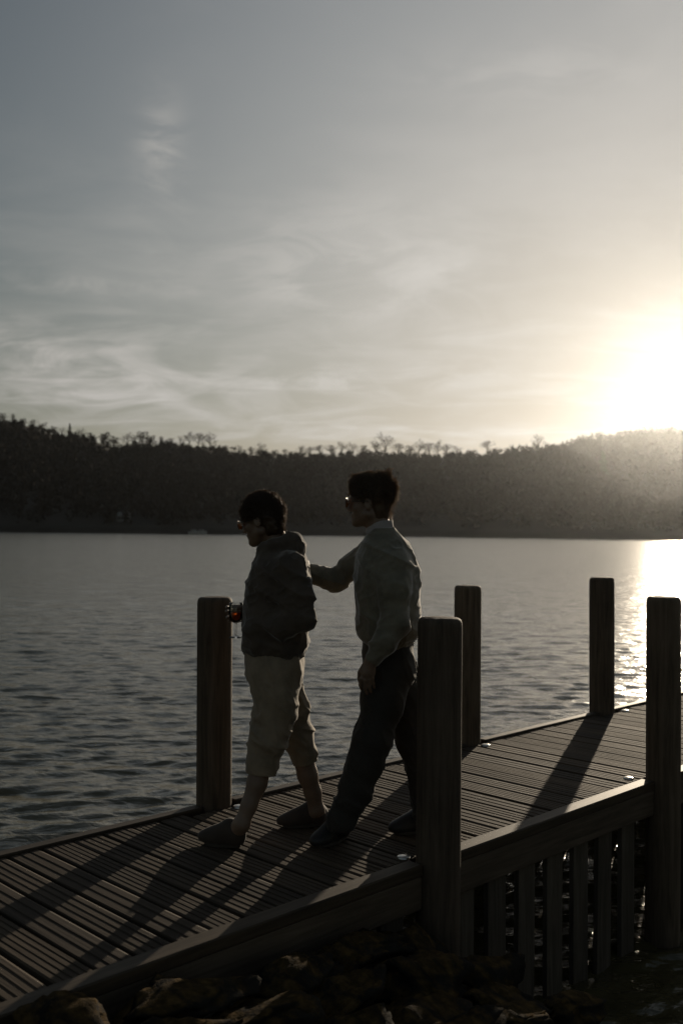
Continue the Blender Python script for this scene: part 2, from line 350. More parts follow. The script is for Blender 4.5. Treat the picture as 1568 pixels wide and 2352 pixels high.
def hill_point(px, s):
    """s = 0 at the shore .. 1 at the ridge .. 1.3 behind it"""
    d0 = np.interp(px, SHORE[:, 0], SHORE[:, 1]); D = d0 + (RIDGE_D - d0) * s
    zr = PD(px, np.interp(px, RIDGE[:, 0], RIDGE[:, 1]), RIDGE_D)[2]
    a1 = (zr - CAMZ) / RIDGE_D; a0 = (WATER_Z + 0.6 - CAMZ) / d0; q = min(max(s, 0), 1)
    z = CAMZ + (a0 + (a1 - a0) * q ** 0.8) * D          # rises all the way to the skyline
    if s <= 0: z = WATER_Z - 0.4
    if s > 1: z = zr - (s - 1) * 60
    if s < 0: z = WATER_Z - 3
    return np.array([colx(px) * D, D, z])
def build_hills():
    xs = np.arange(-1400, 3201, 20.0); ss = [-0.03, 0, 0.004, 0.03] + list(np.linspace(0.07, 1, 15)) + [1.1, 1.3]
    V = []; F = []
    for i, x in enumerate(xs):
        for j, s in enumerate(ss):
            p = hill_point(x, s)
            if 0.03 < s < 1: p = p + np.array([0, 0, 2.2 * (float(vnoise(np.array(p[0] / 22 + 40), np.array(p[1] / 22), np.array(0.3))) - 0.5)])
            V.append(p)
    n = len(ss)
    for i in range(len(xs) - 1):
        for j in range(n - 1): F.append((i * n + j, (i + 1) * n + j, (i + 1) * n + j + 1, i * n + j + 1))
    tag(obj('hill', mesh_of('hill', V, F, M_HILL, True)), kind='structure')
    V = []; F = []; ss = np.linspace(0, 1.2, 12)
    for x in xs:
        z = PD(x, np.interp(x, FARR[:, 0], FARR[:, 1]), FAR_D)[2]
        for s in ss:
            D = 560 + (FAR_D - 560) * s
            V.append((colx(x) * D, D, WATER_Z - 0.5 + (z - WATER_Z) * math.sin(min(s, 1) * math.pi / 2) - max(0, s - 1) * 60))
    n = len(ss)
    for i in range(len(xs) - 1):
        for j in range(n - 1): F.append((i * n + j, (i + 1) * n + j, (i + 1) * n + j + 1, i * n + j + 1))
    tag(obj('far_hill', mesh_of('far_hill', V, F, M_HILL, True)), kind='structure')
build_hills()

def crown_cloud(rng, c, rx, rz, n, size, spiky=0.0):
    """n small random faces through an egg-shaped crown"""
    d = rng.normal(size=(n, 3)); d /= np.linalg.norm(d, axis=1)[:, None]
    rad = rng.uniform(0.15, 1, n) ** 0.45
    p = c + d * rad[:, None] * np.array([rx, rx, rz])
    a = rng.normal(size=(n, 3)); b = rng.normal(size=(n, 3)); a /= np.linalg.norm(a, axis=1)[:, None]; b /= np.linalg.norm(b, axis=1)[:, None]
    a = a * (1 - spiky) + d * spiky + np.array([0, 0, spiky * 0.7])
    a *= size * rng.uniform(0.6, 1.4, n)[:, None]; b *= size * (0.5 - 0.38 * spiky) * rng.uniform(0.6, 1.4, n)[:, None]
    V = np.stack([p - a * 0.5 - b, p - a * 0.5 + b, p + a], 1).reshape(-1, 3)
    return V
def build_woods():
    rng = np.random.RandomState(21); Vs = []
    for i in range(5200):
        x = rng.uniform(-500, 1700) if i < 4600 else rng.uniform(1250, 1450); s = rng.uniform(0.012, 1.0) ** 0.8
        p = hill_point(x, s)
        if p[2] < WATER_Z + 0.3: continue
        h = rng.uniform(4.5, 8.5) * min(1.0, 0.52 + 1.5 * (1 - s))
        rx = h * rng.uniform(0.3, 0.45) + 0.5
        Vs.append(crown_cloud(rng, p + np.array([0, 0, h * 0.55]), rx, h * 0.5, 34, 1.5, 0.35))
    V = np.concatenate(Vs); Q = np.arange(len(V)).reshape(-1, 3)
    tag(obj('hillside_wood', mesh_np('hillside_wood', V, Q, M_WOOD, False)), 'dark bare winter woodland covering the hillside across the lake', 'woodland', kind='stuff')
    Vs = []
    for i in range(2600):
        x = rng.uniform(1150, 1900); s = rng.uniform(0.0, 1.02)
        D = 560 + (FAR_D - 560) * s; z = PD(x, np.interp(x, FARR[:, 0], FARR[:, 1]), FAR_D)[2]
        p = np.array([colx(x) * D, D, WATER_Z - 0.5 + (z - WATER_Z) * math.sin(min(s, 1) * math.pi / 2)])
        h = rng.uniform(7, 13)
        Vs.append(crown_cloud(rng, p + np.array([0, 0, h * 0.45]), h * 0.3, h * 0.55, 34, 1.7, 0.3))
    V = np.concatenate(Vs); Q = np.arange(len(V)).reshape(-1, 3)
    tag(obj('far_wood', mesh_np('far_wood', V, Q, M_WOOD, False)), 'hazy woodland on the far hill below the sun', 'woodland', kind='stuff')
build_woods()

# single trees along the skyline
def bare_tree_meshes(seed, H, spread, twig=0.075):
    rng = random.Random(seed); tr = MB(); cr = MB()
    def rnd(d, a):
        v = Vector(d); ax = Vector((rng.gauss(0, 1), rng.gauss(0, 1), rng.gauss(0, 1))).cross(v)
        if ax.length < 1e-4: ax = Vector((1, 0, 0))
        return (Quaternion(ax.normalized(), a) @ v).normalized()
    top = Vector((rng.uniform(-.3, .3), rng.uniform(-.3, .3), H * 0.4))
    tr.tube([(0, 0, -0.6), tuple(top * 0.5), tuple(top)], [H * 0.024, H * 0.019, H * 0.014], 6)
    def grow(p, d, l, r, lev, mb):
        mid = p + d * l * 0.5 + Vector((rng.gauss(0, .04), rng.gauss(0, .04), rng.gauss(0, .03))) * l; e = p + d * l + Vector((0, 0, 0.05 * l))
        mb.tube([tuple(p), tuple(mid), tuple(e)], [r, r * 0.8, r * 0.62], 4 if lev < 2 else 3, False)
        if lev >= 4: return
        for k in range(3 if lev < 3 else 4):
            dd = rnd(d, rng.uniform(0.3, 0.85) * spread); dd.z += 0.10; dd.normalize()
            grow(mid.lerp(e, rng.uniform(0.3, 1.0)), dd, l * rng.uniform(0.58, 0.8), max(r * 0.58, twig * 0.5), lev + 1, cr)
    for k in range(10):
        d = rnd(Vector((0, 0, 1)), (0.1 + 1.15 * k / 10) * spread)
        grow(top * rng.uniform(0.45, 1.0), d, H * rng.uniform(0.19, 0.28) * (1.1 - 0.025 * k), H * 0.009, 1, tr if k < 2 else cr)
    return mesh_of('trunk', tr.v, tr.f, M_BARK, True), mesh_of('crown', cr.v, cr.f, M_TWIG, False)
def dense_tree_meshes(seed, H, conifer):
    rng = np.random.RandomState(seed); tr = MB(); tr.tube([(0, 0, -0.6), (0.1, 0, H * 0.4), (0, 0.1, H * 0.8)], [H * 0.03, H * 0.022, H * 0.01], 6)
    Vs = []
    if conifer:
        for k in range(9):
            z = H * (0.16 + 0.82 * k / 9); r = H * 0.2 * (1.05 - k / 9) * rng.uniform(0.8, 1.15)
            Vs.append(crown_cloud(rng, np.array([rng.normal(0, .15), 0, z]), r, H * 0.09, 60, H * 0.055, 0.3))
    else:
        for k in range(16):
            a = rng.uniform(0, 6.28); q = rng.uniform(0, 0.3) * H
            Vs.append(crown_cloud(rng, np.array([q * math.cos(a), q * math.sin(a), H * rng.uniform(0.12, 0.85)]), H * rng.uniform(.12, .2), H * rng.uniform(.1, .16), 60, H * 0.06, 0.4))
    V = np.concatenate(Vs)
    return mesh_of('trunk', tr.v, tr.f, M_BARK, True), mesh_np('crown', V, np.arange(len(V)).reshape(-1, 3), M_EVERGREEN if conifer else M_TWIG, False)
def build_skyline():
    bare = [bare_tree_meshes(3, 12, 1.0), bare_tree_meshes(8, 12, 0.8), bare_tree_meshes(15, 12, 1.15)]
    dense = [dense_tree_meshes(4, 12, False), dense_tree_meshes(9, 12, False)]
    coni = [dense_tree_meshes(6, 12, True), dense_tree_meshes(12, 12, True)]
    spots = [  # x, top y, kind in the measuring grid
        (5, 948, 'd'), (28, 952, 'b'), (52, 958, 'd'), (78, 962, 'b'), (100, 972, 'b'), (122, 976, 'd'), (160, 972, 'c'), (142, 984, 'b'), (185, 986, 'b'), (208, 990, 'd'), (240, 988, 'd'), (262, 998, 'd'),
        (292, 998, 'b'), (308, 1000, 'b'), (328, 990, 'd'), (345, 996, 'd'), (368, 1004, 'b'), (392, 1006, 'd'), (415, 1006, 'b'), (434, 996, 'b'), (456, 992, 'b'), (482, 998, 'b'), (515, 1020, 'd'),
        (550, 1024, 'b'), (575, 1026, 'd'), (600, 1020, 'b'), (630, 1030, 'd'), (655, 1030, 'b'), (690, 1026, 'b'), (712, 1024, 'b'), (735, 1020, 'b'), (760, 1022, 'd'), (785, 1018, 'b'), (810, 1020, 'b'), (835, 1022, 'd'),
        (884, 1002, 'B'), (862, 1018, 'b'), (915, 1016, 'b'), (940, 1022, 'd'), (962, 1016, 'b'), (985, 1014, 'b'), (1005, 1016, 'b'), (1025, 1018, 'b'), (1048, 1026, 'b'), (1080, 1034, 'd'), (1120, 1010, 'b'),
        (1165, 1026, 'd'), (1200, 1024, 'd'), (1236, 1002, 'b'), (1268, 1018, 'd'), (1290, 1016, 'd'), (1384, 1036, 'c'), (1310, 1030, 'd')]
    spots.sort()
    names = {'b': 'bare', 'B': 'bare', 'd': 'bushy', 'c': 'conifer'}
    cnt = {'bare': 0, 'bushy': 0, 'conifer': 0}; tot = {k: sum(1 for s in spots if names[s[2]] == k) for k in cnt}
    rng = random.Random(4)
    def ordn(i): return str(i) + ('th' if 10 <= i % 100 <= 20 else {1: 'st', 2: 'nd', 3: 'rd'}.get(i % 10, 'th'))
    for x, ty, k in spots:
        kk = names[k]; cnt[kk] += 1
        by = np.interp(x, RIDGE[:, 0], RIDGE[:, 1])
        if k == 'c' and x > 1300: base = hill_point(x, 0.8)
        else: base = PD(x, by, RIDGE_D); base[2] -= 0.4
        top = PD(x, ty, base[1])[2]; H = max(3.5, top - base[2]) * 1.04
        tm, cm = (bare[2] if k == 'B' else rng.choice(bare)) if kk == 'bare' else rng.choice(dense) if kk == 'bushy' else rng.choice(coni)
        if kk == 'bare': H *= 1.12
        e = empty({'bare': 'bare_tree', 'bushy': 'bushy_tree', 'conifer': 'conifer_tree'}[kk], base); s = H / 12.0
        wd = s * (1.35 if k == 'B' else rng.uniform(1.0, 1.35)); e.scale = (wd, wd, s); e.rotation_euler[2] = rng.uniform(0, 6.28)
        obj('trunk', tm, e); obj('crown', cm, e)
        lab = {'bare': f'bare winter tree on the skyline ridge, {ordn(cnt[kk])} of {tot[kk]} bare ones from the left',
               'bushy': f'dense bushy tree on the skyline ridge, {ordn(cnt[kk])} of {tot[kk]} bushy ones from the left',
               'conifer': 'pointed conifer on the ' + ('left end of the skyline ridge' if x < 800 else 'slope below the sun at right')}[kk]
        if k == 'B': lab = 'tallest wide-crowned bare tree on the middle of the skyline ridge'
        tag(e, lab, 'tree', 'trees along the skyline ridge')
build_skyline()

def build_shore_things():
    p = GP(285, 1211, WATER_Z + 1.5) * 0; d = 345.0
    b = PD(285, 1203, d); b[2] = hill_point(285, (d - np.interp(285, SHORE[:, 0], SHORE[:, 1])) / (RIDGE_D - np.interp(285, SHORE[:, 0], SHORE[:, 1])))[2] - 0.2
    e = empty('boathouse', b); m = MB(); m.box((-2.0, -1.5, 0), (2.0, 1.5, 2.2)); m.build('wall', M_PALE, e)
    m = MB(); m.add([(-2.2, -1.8, 2.1), (2.2, -1.8, 2.1), (2.2, 1.8, 2.1), (-2.2, 1.8, 2.1), (-2.2, 0, 3.4), (2.2, 0, 3.4)], [(0, 1, 5, 4), (2, 3, 4, 5), (0, 4, 3), (1, 2, 5), (0, 3, 2, 1)]); m.build('roof', M_PALE, e)
    m = MB(); m.box((-0.6, -1.56, 0), (0.6, -1.5, 1.9)); m.build('door', M_SLATE, e)
    for x in (-1.4, 1.4):
        m = MB(); m.box((x - .3, -1.55, 0.9), (x + .3, -1.5, 1.6)); m.build('window', M_DARKGLASS, e)
    tag(e, 'tiny pale boathouse among the trees on the far shore', 'boathouse')
    for px, L_, lab in ((446, 3.6, 'tiny pale boat moored by the far shore, left of the pair'), (464, 3.0, 'tiny pale boat moored by the far shore, right of the pair')):
        w = GP(px, 1229, WATER_Z); w = w * (np.interp(px, SHORE[:, 0], SHORE[:, 1]) - 5) / w[1]; w[2] = WATER_Z
        e = empty('moored_boat', w); m = MB(); ss = 7; v = []
        for i in range(ss):
            x = -L_ / 2 + L_ * i / (ss - 1); wd = 0.75 * (1 - max(0, (i / (ss - 1) - 0.45) / 0.55) ** 2) + 0.03; sh = 0.75 + 0.25 * (i / (ss - 1)) ** 2
            v += [(x, -wd, sh), (x, -wd * 0.7, 0.1), (x, 0, -0.15), (x, wd * 0.7, 0.1), (x, wd, sh)]
        f = [(i * 5 + k, (i + 1) * 5 + k, (i + 1) * 5 + k + 1, i * 5 + k + 1) for i in range(ss - 1) for k in range(4)] + [(i * 5 + 4, (i + 1) * 5 + 4, (i + 1) * 5, i * 5) for i in range(ss - 1)] + [(0, 1, 2, 3, 4)]
        m.add(v, f); m.build('hull', M_HULL, e)
        m = MB(); m.box((-0.9, -0.5, 0.75), (0.5, 0.5, 1.4)); c = m.build('cabin', M_HULL, e)
        m = MB(); m.box((-0.7, -0.54, 1.0), (0.3, -0.5, 1.25)); m.build('window', M_DARKGLASS, c)
        tag(e, lab, 'boat', 'boats on the far shore')
build_shore_things()

# ------------------------------------------------------------------ jetty
N0, N1 = 2.865, 4.32
POSTS = [('A', 3.345, 4.30, 1.118), ('B', 5.60, 4.335, 1.10), ('C', 7.36, 4.30, 1.108), ('F', 3.505, 2.87, 1.098), ('P', 5.62, 2.87, 1.101)]
def build_jetty():
    root = empty('jetty', TN(3.0, 3.6, 0)); tag(root, 'weathered timber jetty of grooved cross planks running out over the lake', 'jetty')
    o0 = np.array(root.location)
    rot = R(45)                                     # local x along t, local y across n
    pitch, w, th = 0.1625, 0.145, 0.036
    def plank_mesh(nr, depth, frac):
        prof = []
        x0 = -w / 2
        for k in range(nr):
            a = x0 + w * k / nr; b = x0 + w * (k + 1) / nr; g = (b - a) * frac
            if k == 0: prof.append((a, -0.004))
            prof += [(a + g * 0.35, 0), (b - g, 0)]
            prof += [(b - g * 0.65, -depth), (b - g * 0.0, -depth)] if k < nr - 1 else [(b, -0.004)]
        prof += [(w / 2, -th), (-w / 2, -th)]
        n = len(prof); v = [(x, y, z) for y in (-0.5, 0.5) for x, z in prof]
        f = [(i, i + n, (i + 1) % n + n, (i + 1) % n) for i in range(n)] + [tuple(range(n)), tuple(range(2 * n - 1, n - 1, -1))]
        return mesh_of('plank', v, f, M_PLANK)
    ms = [plank_mesh(4, 0.0035, 0.3), plank_mesh(5, 0.003, 0.26), plank_mesh(3, 0.0035, 0.25)]
    rng = random.Random(2); t = 1.815 + pitch / 2 - pitch * 9; i = 0
    while t < 12.2:
        n0, n1 = N0 + 0.092, N1 - 0.072
        for nm, pt, pn, hh in POSTS:
            if abs(t - pt) < 0.19:
                if pn > 4: n1 = min(n1, pn - 0.11)
                else: n0 = max(n0, pn + 0.11)
        p = obj('plank', ms[[0, 1, 2, 0, 2, 1, 0][i % 7]], root)
        p.location = TN(t, (n0 + n1) / 2, rng.uniform(-0.003, 0.001)) - o0
        p.rotation_euler = (rng.gauss(0, 0.001), rng.gauss(0, 0.012), rot + rng.gauss(0, 0.0025)); p.scale = (1, n1 - n0, 1)
        if rng.random() < 0.5: p.rotation_euler[2] += math.pi
        t += pitch; i += 1
    def along(name, t0, t1, n0, n1, z0, z1, mat, bev=0.006):
        L_, W_, H_ = t1 - t0, n1 - n0, z1 - z0; bm = bmesh.new()
        bmesh.ops.create_cube(bm, size=1); bmesh.ops.scale(bm, vec=(L_, W_, H_), verts=bm.verts)
        bmesh.ops.bevel(bm, geom=bm.edges[:], offset=bev, segments=1, affect='EDGES')
        me = bpy.data.meshes.new(name); bm.to_mesh(me); bm.free(); me.materials.append(mat)
        p = obj(name, me, root); p.location = TN((t0 + t1) / 2, (n0 + n1) / 2, (z0 + z1) / 2) - o0; p.rotation_euler = (0, 0, rot); return p
    ft = [p[1] for p in POSTS if p[2] < 4]; bt = [p[1] for p in POSTS if p[2] > 4]
    def segs(ts, r=0.108):
        e = [0.35] + sum([[t - r, t + r] for t in ts], []) + [12.2]; return list(zip(e[::2], e[1::2]))
    for a, b in segs(ft):
        along('border_board', a, b, N0, N0 + 0.088, -0.04, 0.012, M_BORDER); along('fascia_board', a, b, N0 + 0.006, N0 + 0.05, -0.19, -0.041, M_FASCIA)
    for a, b in segs(bt):
        along('border_board', a, b, N1 - 0.068, N1, -0.04, 0.012, M_BORDER); along('fascia_board', a, b, N1 - 0.05, N1 - 0.006, -0.17, -0.041, M_FASCIA)
    for n in (3.25, 3.6, 3.95): along('bearer', 0.4, 12.1, n - 0.04, n + 0.04, -0.19, -0.045, M_FASCIA)
    # upright boards below the edge
    pm = MB(); pm.box((-0.072, -0.014, -1.0), (0.072, 0.014, 0)); pme = mesh_of('skirt_board', pm.v, pm.f, M_PICKET)
    t = 0.60
    while t < 11:
        if min(abs(t - q) for q in bt) > 0.12:
            p = obj('skirt_board', pme, root); p.location = TN(t, N1 - 0.066, -0.12 + rng.uniform(-.004, .004)) - o0; p.rotation_euler = (0, rng.gauss(0, .006), rot)
        t += 0.147 if t < 4.0 else 0.2  # added lakeside row; set tight near the bank to block sun from rocks
    t = 0.70; k = 0
    while t < 11:
        if min(abs(t - q) for q in ft) > 0.12:
            p = obj('skirt_board', pme, root); p.location = TN(t, N0 + 0.066, -0.12 + rng.uniform(-.004, .004)) - o0; p.rotation_euler = (0, rng.gauss(0, .006), rot); k += 1
        t += 0.255
build_jetty()

def build_posts():
    labs = {'A': 'dark round mooring post at the lakeside jetty edge, left of the man with the glass', 'B': 'dark round post at the lakeside jetty edge, just right of the sweater man',
            'C': 'slim farthest round post at the lakeside jetty edge, casting a long shadow', 'F': 'thick nearest round post in the foreground, hiding the sweater man\'s rear leg', 'P': 'sunlit round post at the near jetty edge by the right frame'}
    for idx, (nm, t, n, h) in enumerate(POSTS):
        rng = np.random.RandomState(30 + idx); seg = 48; r0 = 0.101 if nm in 'FPC' else 0.095
        prof = [(0.0, h), (0.35, h + 0.001), (0.7, h), (0.86, h - 0.003), (0.94, h - 0.010), (0.985, h - 0.022), (1.0, h - 0.04)] + [(1.0, z) for z in np.linspace(h - 0.12, -1.7, 30)]
        v = []; f = []
        for i, (q, z) in enumerate(prof):
            for k in range(seg):
                a = 2 * math.pi * k / seg
                wob = float(vnoise(np.array(3 * math.cos(a) + 20 + idx * 5), np.array(3 * math.sin(a) + 20), np.array(z * 1.3 + 9))) - 0.5
                fl = float(vnoise(np.array(9 * math.cos(a) + 20), np.array(9 * math.sin(a) + 20 + idx * 3), np.array(z * 0.5 + 4))) - 0.5
                rr = r0 * q * (1 + 0.02 * wob + 0.022 * fl); v.append((rr * math.cos(a), rr * math.sin(a), z + 0.004 * wob * (i < 5)))
        for i in range(len(prof) - 1):
            for k in range(seg):
                k2 = (k + 1) % seg; f.append((i * seg + k, (i + 1) * seg + k, (i + 1) * seg + k2, i * seg + k2))
        c = TN(t, n); o = obj('jetty_post', mesh_of('jetty_post', v, f, M_POST, True), loc=c)
        o.rotation_euler = (rng.normal(0, 0.003), -0.006 if nm in 'AC' else 0.001, 0)
        tag(o, labs[nm], 'post', 'jetty posts')
build_posts()

def build_studs():
    labs = ['small round metal deck stud at the foot of the left lakeside post', 'small round metal deck stud beside the nearest foreground post', 'small round metal deck stud beside the middle lakeside post',
            'small round metal deck stud beside the farthest lakeside post', 'small round metal deck stud beside the post at right']
    for (px, py), lab in zip([(548, 1852), (927, 1968), (1115, 1711), (1435, 1632), (1443, 1787)], labs):
        e = empty('deck_stud', GP(px, py, 0.002)); e.location.z = 0.001
        m = MB(); m.lathe([(0.0, 0.004), (0.018, 0.0045), (0.026, 0.004), (0.031, 0.001), (0.031, -0.01)], seg=24); m.build('rim', M_METAL, e, smooth=True)
        m = MB(); m.lathe([(0.0, 0.0072), (0.012, 0.0068), (0.019, 0.0058), (0.022, 0.0044)], seg=20); m.build('dome', M_METAL, e, smooth=True)
        tag(e, lab, 'deck stud', 'metal studs on the jetty')
build_studs()

# ------------------------------------------------------------------ near bank and rocks
def bank_z(t, n):
    edge = 3.35 + 0.12 * (2.8 - n)
    z = -0.09 - 0.15 * (t - 1.4) - 0.13 * (2.7 - n)
    z = np.maximum(z, -0.6)
    k = np.clip((t - edge + 0.1) / 0.7, 0, 1); k = k * k * (3 - 2 * k)
    q = np.clip((n - 2.85) / 0.5, 0, 1)
    return np.minimum(z, -0.05) * (1 - k) + (-1.7) * k - 0.5 * q
def build_bank():
    ts = np.concatenate([np.arange(-12, -2, 2.0), np.arange(-2, 5.5, 0.14)]); ns = np.concatenate([np.arange(-14, 0, 2.0), np.arange(0, 4.0, 0.14)])
    T, Nn = np.meshgrid(ts, ns, indexing='ij'); Z = bank_z(T, Nn) + 0.10 * (vnoise(T * 3 + 90, Nn * 3 + 90, T * 0 + .5) - 0.5) * (T > -3); Z = np.where(T < 0, Z - 0.1 * np.minimum(-T, 3) * 0, Z)
    V = np.stack([((T - Nn) * S2).ravel(), ((T + Nn) * S2).ravel(), Z.ravel()], 1); a, b = T.shape; I = np.arange(a * b).reshape(a, b)
    Q = np.stack([I[:-1, :-1], I[1:, :-1], I[1:, 1:], I[:-1, 1:]], -1).reshape(-1, 4)
    tag(obj('bank_ground', mesh_np('bank_ground', V, Q, M_SOIL)), kind='structure')
    rng = np.random.RandomState(17); rocks = []
    for row, n in enumerate(np.arange(2.70, 1.55, -0.2)):
        t = 0.9 + rng.uniform(0, 0.3) + row * 0.05
        while t < 3.75 + 0.1 * row:
            L_ = rng.uniform(0.34, 0.62); rocks.append((row, t + L_ / 2, n + rng.uniform(-.03, .03), L_)); t += L_ * 0.86
    def ordn(i): return ['first', 'second', 'third', 'fourth', 'fifth', 'sixth', 'seventh', 'eighth', 'ninth', 'tenth', 'eleventh', 'twelfth'][i]
    rown = ['in the row against the jetty', 'in the second row from the jetty', 'in the third row from the jetty', 'in the fourth row from the jetty', 'in the fifth row from the jetty', 'in the sixth row from the jetty', 'in the seventh row from the jetty']
    cnt = {}
    for j, (row, t, n, L_) in enumerate(rocks):
        c = TN(t, n, 0); d = c[1]
        if d < 1.0: continue
        px = 784 + FPX * c[0] / d; py = 1215 + FPX * (CAMZ + 0.3) / d
        if px < -260 or px > 1350 or py > 2620: continue
        bm = bmesh.new(); bmesh.ops.create_icosphere(bm, subdivisions=4, radius=1.0)
        P_ = np.array([v.co[:] for v in bm.verts])
        for q in range(9):                               # flat cleavage faces
            dn = rng.normal(size=3); dn[2] *= 0.7; dn /= np.linalg.norm(dn); dd = rng.uniform(0.55, 0.85); pr = P_ @ dn; over = np.maximum(pr - dd, 0); P_ -= np.outer(over * 0.92, dn)
        P_ *= np.array([L_ * 0.58, rng.uniform(0.12, 0.17), rng.uniform(0.06, 0.10)])
        s = rng.uniform(0, 20); lay = np.floor((P_[:, 2] + 0.012 * np.sin(P_[:, 0] * 9 + s) + 1) / 0.026).astype(int); lr = rng.uniform(0.78, 1.08, 90); P_[:, :2] *= lr[lay % 90][:, None]
        nz = vnoise(P_[:, 0] * 7 + s + 20, P_[:, 1] * 7 + 20, P_[:, 2] * 16 + 20) - 0.5; n2 = vnoise(P_[:, 0] * 26 + s + 20, P_[:, 1] * 26 + 20, P_[:, 2] * 60 + 20) - 0.5
        P_ *= (1 + 0.5 * nz + 0.16 * n2)[:, None]; P_[:, 2] += 0.03 * np.round(6 * (vnoise(P_[:, 0] * 5 + s + 40, P_[:, 1] * 9 + 20, P_[:, 2] * 3 + 20) - .5)) / 2.2
        for v, p in zip(bm.verts, P_): v.co = p
        me = bpy.data.meshes.new('rock'); bm.to_mesh(me); bm.free(); me.materials.append(M_ROCK); me.polygons.foreach_set('use_smooth', [True] * len(me.polygons))
        bz = float(bank_z(np.array(t), np.array(n)))
        o = obj('rock', me, loc=TN(t, n, max(bz, -1.0) + 0.065 + (0.012 if row == 0 and 1.3 < t < 2.9 else -0.01) + rng.uniform(0, 0.05))); o.rotation_euler = (rng.normal(0, .12), rng.normal(0.02, .1), R(45) + rng.normal(0, .18))
        cnt[row] = cnt.get(row, 0) + 1
        tag(o, f'flat mossy bank rock, {ordn(cnt[row] - 1)} from left {rown[row]}', 'rock', 'rocks on the near bank')
build_bank()

